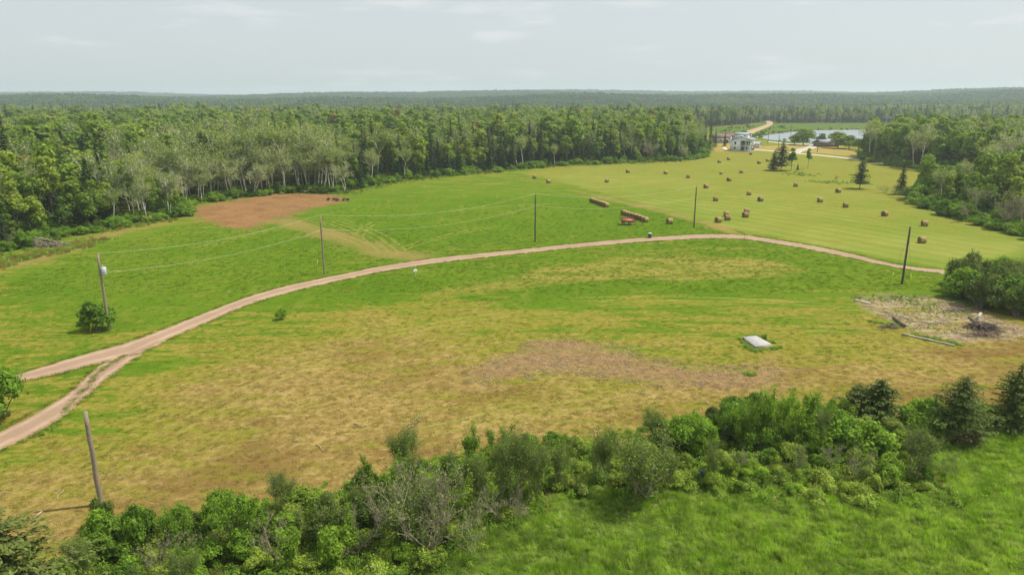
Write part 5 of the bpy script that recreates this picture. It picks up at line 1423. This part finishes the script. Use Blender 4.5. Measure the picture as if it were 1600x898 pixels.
# white marker on the lawn
e = empty('lawn_sign', foot(649.5, 432), .3); tag(e, 'small white post with two white panels on the lawn', 'sign')
m = MB(); m.box((0, 0, .68), (.07, .07, 1.36)); m.obj('post', M['white'], e)
m = MB(); m.box((.13, -.06, .92), (.22, .03, .52)); m.obj('panel', M['white'], e)
m = MB(); m.box((-.2, -.06, .90), (.26, .03, .50), .5); m.obj('panel', M['white'], e)
# thin stakes
for u, lab, mt in ((1162.5, 'thin dark stake standing at the driveway edge', 'dark_metal'), (1166.5, 'thin orange stake beside the thin dark stake', 'orange')):
    e = empty('thin_stake', foot(u, 377)); tag(e, lab, 'stake', 'stakes at the driveway edge')
    m = MB(); m.tube([(0, 0, -.1), (.02, 0, .7), (.0, 0, 1.35)], .025, 6); m.obj('rod', M[mt], e)
    m = MB(); m.box((.05, 0, 1.28), (.12, .015, .1)); m.obj('flag', M[mt], e)

# ------------------------------------------------------------------ slab, planks, logs, piles
q = [np.array(G0(*p)) for p in ((1160, 531.5), (1181, 529.5), (1205, 543), (1180, 547))]
e = empty('concrete_slab', (*sum(q) / 4, float(terrain(*(sum(q) / 4))))); tag(e, 'pale rectangular concrete slab ringed by weeds in the cut field', 'slab')
c = sum(q) / 4; m = MB(); zz = .28
Pq = [(p[0] - c[0], p[1] - c[1]) for p in q]
def ringz(z, s): return [(x * s, y * s, z) for x, y in Pq]
m.add(ringz(-.1, 1) + ringz(zz - .03, 1) + ringz(zz, .985), Q=[(0, 1, 5, 4), (1, 2, 6, 5), (2, 3, 7, 6), (3, 0, 4, 7), (4, 5, 9, 8), (5, 6, 10, 9), (6, 7, 11, 10), (7, 4, 8, 11), (8, 9, 10, 11)][::1])
m.obj('slab', M['concrete'], e)

def plank(a, b, label, w=.25, t=.08, mat='bleached', za=.08, zb=.08, round_=False, name='plank'):
    A, B = np.array(foot(*a)), np.array(foot(*b)); A[2] += za; B[2] += zb
    e = (A + B) / 2
    d = B - A; L = np.linalg.norm(d); m = MB()
    if round_:
        n = 6; pts = [(L * (i / n - .5), .03 * math.sin(i * 1.9), .03 * math.cos(i * 2.3)) for i in range(n + 1)]
        m.tube(pts, np.linspace(w, w * .75, n + 1), 9)
    else:
        m.box((0, 0, 0), (L, w, t)); m.box((L * .1, 0, t * .6), (L * .7, w * .8, t * .25))
    o = m.obj(name, M[mat], None, round_)
    o.location = e
    o.rotation_euler = Vector(d).to_track_quat('X', 'Z').to_euler()
    tag(o, label, 'log' if round_ else 'plank', 'timber lying on the wood chips')
plank((1410, 523), (1492, 541), 'long pale pole lying along the near edge of the wood chips', .13, .1, 'bleached', .12, .12, True, 'timber_pole')
plank((1396, 498.5), (1414, 511.5), 'dark squared log lying at the left of the wood chips', .24, .3, 'log', .2, .2, True, 'log')
plank((1336, 469), (1359, 474.5), 'pale plank at the far left corner of the wood chips', .5, .06, 'bleached')
plank((1402, 493), (1422, 499), 'thin pale plank behind the dark squared log', .2, .07, 'bleached')
plank((1385, 467), (1394, 473), 'short pale stick at the far edge of the wood chips', .16, .06, 'bleached')
plank((1412, 470), (1420, 465), 'short pale stick slanting near the far edge', .16, .06, 'bleached')
plank((1379, 487), (1396, 490), 'flat grey board left on the wood chips', .25, .06, 'grey_twig')
plank((1437, 503.5), (1460, 504.5), 'weathered thin board in the middle of the wood chips', .18, .06, 'bleached')
plank((1464, 504), (1480, 505.5), 'second weathered thin board right of the middle one', .18, .06, 'bleached')
plank((1513, 503), (1538, 516), 'dark log leaning on the brush pile', .22, .2, 'log', .6, .25, True, 'log')
plank((1523, 506), (1530, 504), 'white plank jutting up from the brush pile', .34, .1, 'bleached', .25, 1.35)
plank((1514, 492.5), (1524, 492), 'short white board right behind the wood chips', .2, .06, 'bleached')
plank((52, 797 + 13), (66, 800), 'pale strip of wood by the post shadow in the near field', .16, .05, 'old_stick')

def brush(base, rx, ry, h, n, label, mats=('dark_twig', 'grey_twig'), seed=5, tr=.03, name='brush_pile'):
    b = foot(*base); e = empty(name, b); tag(e, label, 'brush pile')
    rr = np.random.default_rng(seed)
    for part, mt, f in (('lower_branches', mats[0], 1.0), ('upper_branches', mats[1], .9)):
        m = MB()
        for i in range(n):
            x, y = rr.normal() * rx * .45, rr.normal() * ry * .45
            z = h * max(0, 1 - (x / rx) ** 2 - (y / ry) ** 2) * rr.random() * f + .05
            a = rr.random() * 6.28; L = rr.uniform(.4, 1.1) * min(1.6, rx)
            d = np.array([math.cos(a) * L, math.sin(a) * L, rr.normal() * .25 * L])
            c0 = np.array([x, y, z])
            pts = np.array([c0 - d / 2, c0 + rr.normal(size=3) * .06 * L, c0 + d / 2]); pts[:, 2] = np.maximum(pts[:, 2], .03)
            m.tube(pts, [tr, tr * .8, tr * .3], 4, False)
        m.obj(part, M[mt], e)
brush((1536, 514), 2.0, 1.5, .8, 150, 'tangled dark brush pile on the right of the wood chips', ('dark_twig', 'log'), 5, .045)
brush((1490, 486), 1.6, .7, .35, 40, 'scatter of reddish sticks in front of the right thicket', ('timber', 'bleached'), 6, .03)
brush((1535, 524), 2.4, .8, .3, 50, 'low line of dark sticks below the brush pile', ('timber', 'dark_twig'), 7, .03)
brush((1390, 512), 1.6, .5, .3, 34, 'low litter of twigs near the dark squared log', ('dark_twig', 'timber'), 8, .025)
brush((36, 385), 6.0, 1.5, 2.3, 220, 'long heap of dead grey branches below the left wood', ('dark_twig', 'grey_twig'), 9, .05)
brush((88, 385), 5.0, 1.0, 1.0, 120, 'lower heap of dead branches right of the long heap', ('dark_twig', 'grey_twig'), 10, .04)
plank((20, 380), (112, 385), 'long dead grey trunk lying on the branch heaps', .16, .1, 'grey_twig', 2.2, .4, True, 'fallen_log')
plank((0, 374), (34, 373), 'second dead trunk at the left end of the branch heap', .14, .1, 'grey_twig', 1.8, 1.6, True, 'fallen_log')
plank((475, 302), (500, 298), 'white fallen log in the grass behind the red soil', .16, .1, 'pale_bark', .5, .9, True, 'fallen_log')
# straw-like sticks on the near field
sticks = [(465, 690), (675, 572), (1030, 573), (1015, 594), (828, 588), (1148, 593), (1105, 629), (1005, 615), (640, 668), (500, 700), (430, 748), (95, 772), (1140, 574), (1160, 520), (560, 665), (395, 690)]
for i, (u, v) in enumerate(sticks):
    a = i * 1.3
    f0 = np.array(foot(u, v)); L = .5 + .35 * ((i * 7) % 5) / 5
    m = MB(); m.tube([(-L, 0, .05), (-.2 * L, .06, .1), (.4 * L, -.05, .07), (L, .02, .12)], [.03, .035, .03, .012], 5); m.tube([(0, 0, .08), (.35 * L, .3 * L, .14)], [.02, .008], 4, False)
    o = m.obj('cut_stick', M['old_stick']); o.location = f0; o.rotation_euler = (0, 0, a)
    tag(o, f"short pale cut stick lying on the near field, {ordinal(1 + sorted(s[0] for s in sticks).index(u))} from the left", 'stick', 'cut sticks on the near field')
# heap of red-brown stumps at the soil patch corner
e = empty('stump_heap', foot(527, 314)); tag(e, 'heap of dark red-brown stumps at the right end of the red soil', 'stump heap')
rr = np.random.default_rng(12)
for i in range(9):
    m = MB(); a = rr.random() * 6.28; x, y = rr.normal() * 1.6, rr.normal() * .5
    n = 8; pts = [np.array([x + math.cos(a) * t, y + math.sin(a) * t, .35 + .35 * rr.random()]) for t in np.linspace(-.6, .6, 4)]
    m.tube(pts, [.18, .36, .33, .2], 8); m.obj('stump', M['stone'], e)
# uprooted root plate
e = empty('root_plate', foot(1513, 690), .3); tag(e, 'upturned earthy root plate under the windswept spruce', 'root plate')
m = MB(); n = 18; V = [(0, -.25, .62)]; 
for k_, (q_, yy) in enumerate(((.55, -.32), (1.0, -.12), (1.15, .15), (.6, .5))):
    for j in range(n):
        a = j * 6.2832 / n; qq = q_ * (1 + .16 * rr.normal())
        V.append((math.cos(a) * qq * 1.25, yy + rr.normal() * .05, max(-.1, .62 + math.sin(a) * qq * .62)))
Q = [(1 + i * n + j, 1 + i * n + (j + 1) % n, 1 + (i + 1) * n + (j + 1) % n, 1 + (i + 1) * n + j) for i in range(3) for j in range(n)]
m.add(V, Q, [(0, 1 + (j + 1) % n, 1 + j) for j in range(n)]); m.obj('earth', M['stone'], e)
m = MB()
for i in range(26):
    a = rr.random() * 6.28; d = np.array([math.cos(a) * 1.2, -.3 + rr.normal() * .3, math.sin(a) * .7])
    c0 = np.array([0, -.1, .6]); pts = [c0 + d * .5, c0 + d * 1.0 + rr.normal(size=3) * .1, c0 + d * 1.5 + rr.normal(size=3) * .15]
    for p_ in pts: p_[2] = max(p_[2], .02)
    m.tube(pts, [.05, .035, .012], 4, False)
m.obj('root', M['dark_twig'], e)
# blue scraps
for (u, v, s, lab) in ((1421, 712, .5, 'scrap of blue plastic caught in the willow twigs'), (1096, 756, .25, 'small blue scrap in the thicket edge'), (1295, 722, .28, 'tiny blue scrap below the right bare shrub')):
    f0 = np.array(foot(u, v)); m = MB(); k_ = 5
    V = [(s * (i / k_ - .5) + .03 * rr.normal(), .10 * rr.normal(), s * 1.3 * (j / k_) + .02 * rr.normal()) for j in range(k_ + 1) for i in range(k_ + 1)]
    m.add(V, [(j * (k_ + 1) + i, j * (k_ + 1) + i + 1, (j + 1) * (k_ + 1) + i + 1, (j + 1) * (k_ + 1) + i) for j in range(k_) for i in range(k_)])
    o = m.obj('plastic_scrap', M['blue']); o.location = f0 + np.array([0, 0, 1.2 if s > .3 else .8])
    md = o.modifiers.new('thickness', 'SOLIDIFY'); md.thickness = .02
    tag(o, lab, 'plastic scrap', 'blue plastic scraps')

# ------------------------------------------------------------------ white house
hb = foot(1156, 236.5)
H = empty('white_house', hb, math.radians(-31.5)); tag(H, 'white two-storey house with recessed balcony at the top of the hay field', 'house')
x0, x1, D, zt = -5.4, 5.4, 9.5, 6.0
m = MB()
m.box((-2.75, .1, 3.0), (5.3, .2, 6.0))                 # front wall, left of the balconies
m.box((x0 + .1, D / 2 + .1, 3.0), (.2, D - .2, 6.0))    # left wall
m.box((0, D - .1, 3.0), (10.4, .2, 5.99))
m.box((x1 - .1, D / 2 + 1, 4.5), (.2, D - 2.2, 2.98))   # right wall, upper
m.box((2.5, 2.2, 3.0), (5.2, .2, 5.98))                 # back of the balconies
m.box((-.2, 1.15, 3.0), (.2, 1.9, 5.97))
m.box((2.6, .1, 5.72), (5.4, .22, .56))
m.add([(x0, .1, 6.0), (x1, .1, 6.0), (0, .1, 7.7), (x0, .3, 6.0), (x1, .3, 6.0), (0, .3, 7.7)], Q=[(0, 1, 4, 3), (1, 2, 5, 4), (2, 0, 3, 5)], T=[(0, 2, 1), (3, 4, 5)])
m.obj('wall', M['siding'], H)
m = MB(); m.box((x1 - .12, D / 2 + 1.2, 1.5), (.18, D - 2.6, 2.9)); m.obj('lower_side_wall', M['timber'], H)
m = MB()
for s in (-1, 1):
    a = math.atan2(1.75, 5.9); L = math.hypot(1.75, 5.9) + .1
    R = Matrix.Rotation(s * a, 3, 'Y')
    m.box((s * 2.95, D / 2 - .1, 6.95), (L, D + 1.2, .16), R=R)
ro = m.obj('roof', M['roof_grey'], H)
m = MB(); m.box((-.9, 6.4, 7.5 - .45), (6.8, 4.4, 3.4 - .9)); m.add([(-4.3, 4.2, 8.3), (-4.3, 8.6, 8.3), (-4.3, 6.4, 9.4), (-4.1, 4.2, 8.3), (-4.1, 8.6, 8.3), (-4.1, 6.4, 9.4), (2.3, 4.2, 8.3), (2.3, 8.6, 8.3), (2.3, 6.4, 9.4), (2.5, 4.2, 8.3), (2.5, 8.6, 8.3), (2.5, 6.4, 9.4)], T=[(0, 1, 2), (3, 5, 4), (6, 7, 8), (9, 10, 11)], Q=[(0, 2, 5, 3), (1, 4, 5, 2), (6, 9, 11, 8), (7, 8, 11, 10)])
m.obj('upper_storey', M['siding'], H)
m = MB()
for s in (-1, 1):
    a = math.atan2(1.1, 2.2); R = Matrix.Rotation(-s * a, 3, 'X')
    m.box((-.9, 6.4 + s * 1.22, 8.93), (7.8, 2.8, .14), R=R)
m.obj('upper_roof', M['roof_grey'], H)
def win(cx_, cz_, w_, h_, y_=0.0, side=False):
    m = MB(); 
    if side: m.box((x1 + .02, cx_, cz_), (.08, w_ + .2, h_ + .2))
    else: m.box((cx_, y_ - .02, cz_), (w_ + .2, .08, h_ + .2))
    f = m.obj('window', M['white'], H)
    m = MB()
    if side: m.box((x1 + .05, cx_, cz_), (.06, w_, h_))
    else: m.box((cx_, y_ - .05, cz_), (w_, .06, h_))
    m.obj('pane', M['glass'], f)
win(-2.7, 4.3, .85, 1.5); win(-2.8, 1.7, .85, 1.1); win(1.1, 4.2, 1.5, 1.9, 2.1); win(3.6, 4.2, 1.6, 1.9, 2.1); win(3.2, 1.6, 1.3, 1.3, 2.1); win(4.6, 4.5, 1.0, 1.2, 0, True); win(.9, 7.75, .9, .7, 4.2)
m = MB(); m.box((1.0, 2.07, 1.2), (1.1, .1, 2.2)); dd = m.obj('door', M['dark_door'], H)
m = MB(); m.tube([(1.4, 1.98, 1.1), (1.4, 1.98, 1.25)], .04, 6); m.obj('handle', M['metal_grey'], dd)
m = MB(); m.box((2.55, 1.1, 2.78), (5.1, 2.2, .24)); m.box((2.55, -.02, 2.78), (5.3, .1, .32)); m.obj('balcony_floor', M['white'], H)
m = MB(); m.box((2.6, .06, 3.85), (5.0, .07, .08)); m.obj('railing', M['white'], H)
for i in range(14):
    m = MB(); m.box((.25 + i * .36, .06, 3.4), (.035, .035, .85)); m.obj('baluster', M['dark_metal'], H)
for xx in (.0, 4.15, 5.2):
    m = MB(); m.box((xx, .08, 4.3), (.22, .2, 2.8)); m.obj('post', M['white'], H)
for xx in (.0, 3.9, 5.2):
    m = MB(); m.box((xx, .10, 1.3), (.22, .2, 2.68)); m.obj('post', M['white'], H)
m = MB()
for i in range(9): m.box((5.9 + .0, .1 - i * .28, 2.55 - i * .3), (1.0, .3, .06))
m.box((6.42, -1.05, 1.6), (.06, 2.9, .2), R=Matrix.Rotation(math.atan2(.3, .28), 3, 'X')); m.obj('stair', M['white'], H)
m = MB(); m.box((0, D / 2, .1), (11.2, D + .4, .35)); m.obj('foundation', M['grey_wall'], H)
m = MB(); m.tube([(3.6, 7.2, 5.8), (3.6, 7.2, 8.6)], .28, 8); m.obj('chimney', M['grey_wall'], ro)

# covered heap beside it
e = empty('covered_heap', foot(1131.5, 234), .3); tag(e, 'low cream covered heap left of the white house', 'covered heap')
m = MB(); n = 16; V = [(0, 0, 1.35)]
for q_, z_ in ((.6, 1.25), (1.4, .8), (1.9, .3), (2.05, 0)):
    for j in range(n): V.append((math.cos(j * 6.283 / n) * q_ * (1 + .06 * rr.normal()), math.sin(j * 6.283 / n) * q_ * .7 * (1 + .06 * rr.normal()), z_ + .04 * rr.normal()))
m.add(V, [(1 + i * n + j, 1 + (i + 1) * n + j, 1 + (i + 1) * n + (j + 1) % n, 1 + i * n + (j + 1) % n) for i in range(3) for j in range(n)], [(0, 1 + j, 1 + (j + 1) % n) for j in range(n)])
m.obj('tarpaulin', M['tarp'], e, True)
m = MB(); m.box((1.9, -.4, .2), (2.4, .5, .35)); m.obj('timber_stack', M['timber'], e)

def small_house(base, w_, d_, h_, rise, rz, wall, roof, label, name='farm_building', wins=3, door=True, cat='building'):
    E = empty(name, foot(*base) if len(base) == 2 else base, rz); tag(E, label, cat)
    m = MB(); m.box((0, 0, h_ / 2 - .2), (w_, d_, h_ + .4))
    for s in (-1, 1): m.add([(s * w_ / 2, -d_ / 2, h_), (s * w_ / 2, d_ / 2, h_), (s * w_ / 2, 0, h_ + rise), (s * (w_ / 2 - .1), -d_ / 2, h_), (s * (w_ / 2 - .1), d_ / 2, h_), (s * (w_ / 2 - .1), 0, h_ + rise)], T=[(0, 1, 2), (3, 5, 4)], Q=[(0, 2, 5, 3), (1, 4, 5, 2)])
    m.obj('wall', M[wall], E)
    m = MB(); a = math.atan2(rise, d_ / 2); L = math.hypot(rise, d_ / 2) + .5
    for s in (-1, 1): m.box((0, s * d_ / 4 + s * .12, h_ + rise / 2 + .06), (w_ + .8, L, .16), R=Matrix.Rotation(-s * a, 3, 'X'))
    m.obj('roof', M[roof], E)
    for i in range(wins):
        m = MB(); m.box((-w_ / 2 + w_ * (i + .7) / (wins + .4), -d_ / 2 - .03, h_ * .58), (1.1, .08, 1.1)); f = m.obj('window', M['white'], E)
        m = MB(); m.box((-w_ / 2 + w_ * (i + .7) / (wins + .4), -d_ / 2 - .06, h_ * .58), (.9, .06, .9)); m.obj('pane', M['glass'], f)
    if door:
        m = MB(); m.box((w_ * .36, -d_ / 2 - .04, 1.05), (1.0, .1, 2.1)); m.obj('door', M['dark_door'], E)
    return E
small_house((1128, 223), 11, 7, 3.0, 2.2, -.5, 'grey_wall', 'roof_brown', 'brown-roofed building half hidden behind the spruces left of the white house')
small_house((1146, 221), 9, 7, 2.8, 2.4, -.4, 'grey_wall', 'roof_brown', 'brown-roofed shed directly behind the white house')
small_house((1180, 230.5), 5, 5, 1.6, 1.5, -.5, 'grey_wall', 'roof_grey', 'small grey shed right of the white house', wins=1, door=False)
small_house((1290, 229), 11, 8, 2.6, 1.3, .15, 'dark_wall', 'roof_grey', 'low dark house half hidden among the pond trees', 'cottage', cat='house')
for (x, y, w_, wl, lab) in ((-330, 2290, 46, 'white', 'long white barn with pale yard on the far forest rise'), (-395, 2330, 22, 'white', 'white shed left of the long far barn'), (-262, 2330, 12, 'white', 'small white house right of the long far barn'), (-500, 2400, 20, 'white', 'far white roofed shed in the left forest'), (-465, 2200, 14, 'white', 'farthest left small white building in the forest')):
    small_house((x, y, float(terrain(x, y)) + 4), w_ * .8, 12, 6, 4, .2, wl, 'grey_wall', lab, wins=4)
e = empty('radio_mast', (-1780, 3700, float(terrain(-1780, 3700)))); tag(e, 'faint thin radio mast on the left horizon', 'mast')
m = MB()
for a in (0, 2.09, 4.19): m.tube([(math.cos(a) * 1.2, math.sin(a) * 1.2, 0), (math.cos(a) * .3, math.sin(a) * .3, 88)], .16, 4)
m.obj('leg', M['metal_grey'], e)
m = MB()
for i in range(30):
    z0, z1 = i * 2.9, (i + 1) * 2.9; q0, q1 = 1.2 - .9 * z0 / 88, 1.2 - .9 * z1 / 88
    for a in (0, 2.09, 4.19): m.tube([(math.cos(a) * q0, math.sin(a) * q0, z0), (math.cos(a + 2.09) * q1, math.sin(a + 2.09) * q1, z1)], .08, 3, False)
m.obj('lattice', M['metal_grey'], e)

# ------------------------------------------------------------------ haze
mb = MB(); mb.box((0, 4400, 62), (19000, 10400, 132))
hz = mb.obj('haze', None); hz.data.materials.clear()
k = NT('summer_haze')
pv = k.n('ShaderNodeVolumePrincipled')
pv.inputs['Color'].default_value = (0.80, 0.92, 1.0, 1); pv.inputs['Density'].default_value = 0.00019; pv.inputs['Anisotropy'].default_value = 0.2
k.l(pv.outputs[0], k.out.inputs['Volume'])
hz.data.materials.append(k.m); tag(hz, 'thin pale summer haze', kind='stuff')
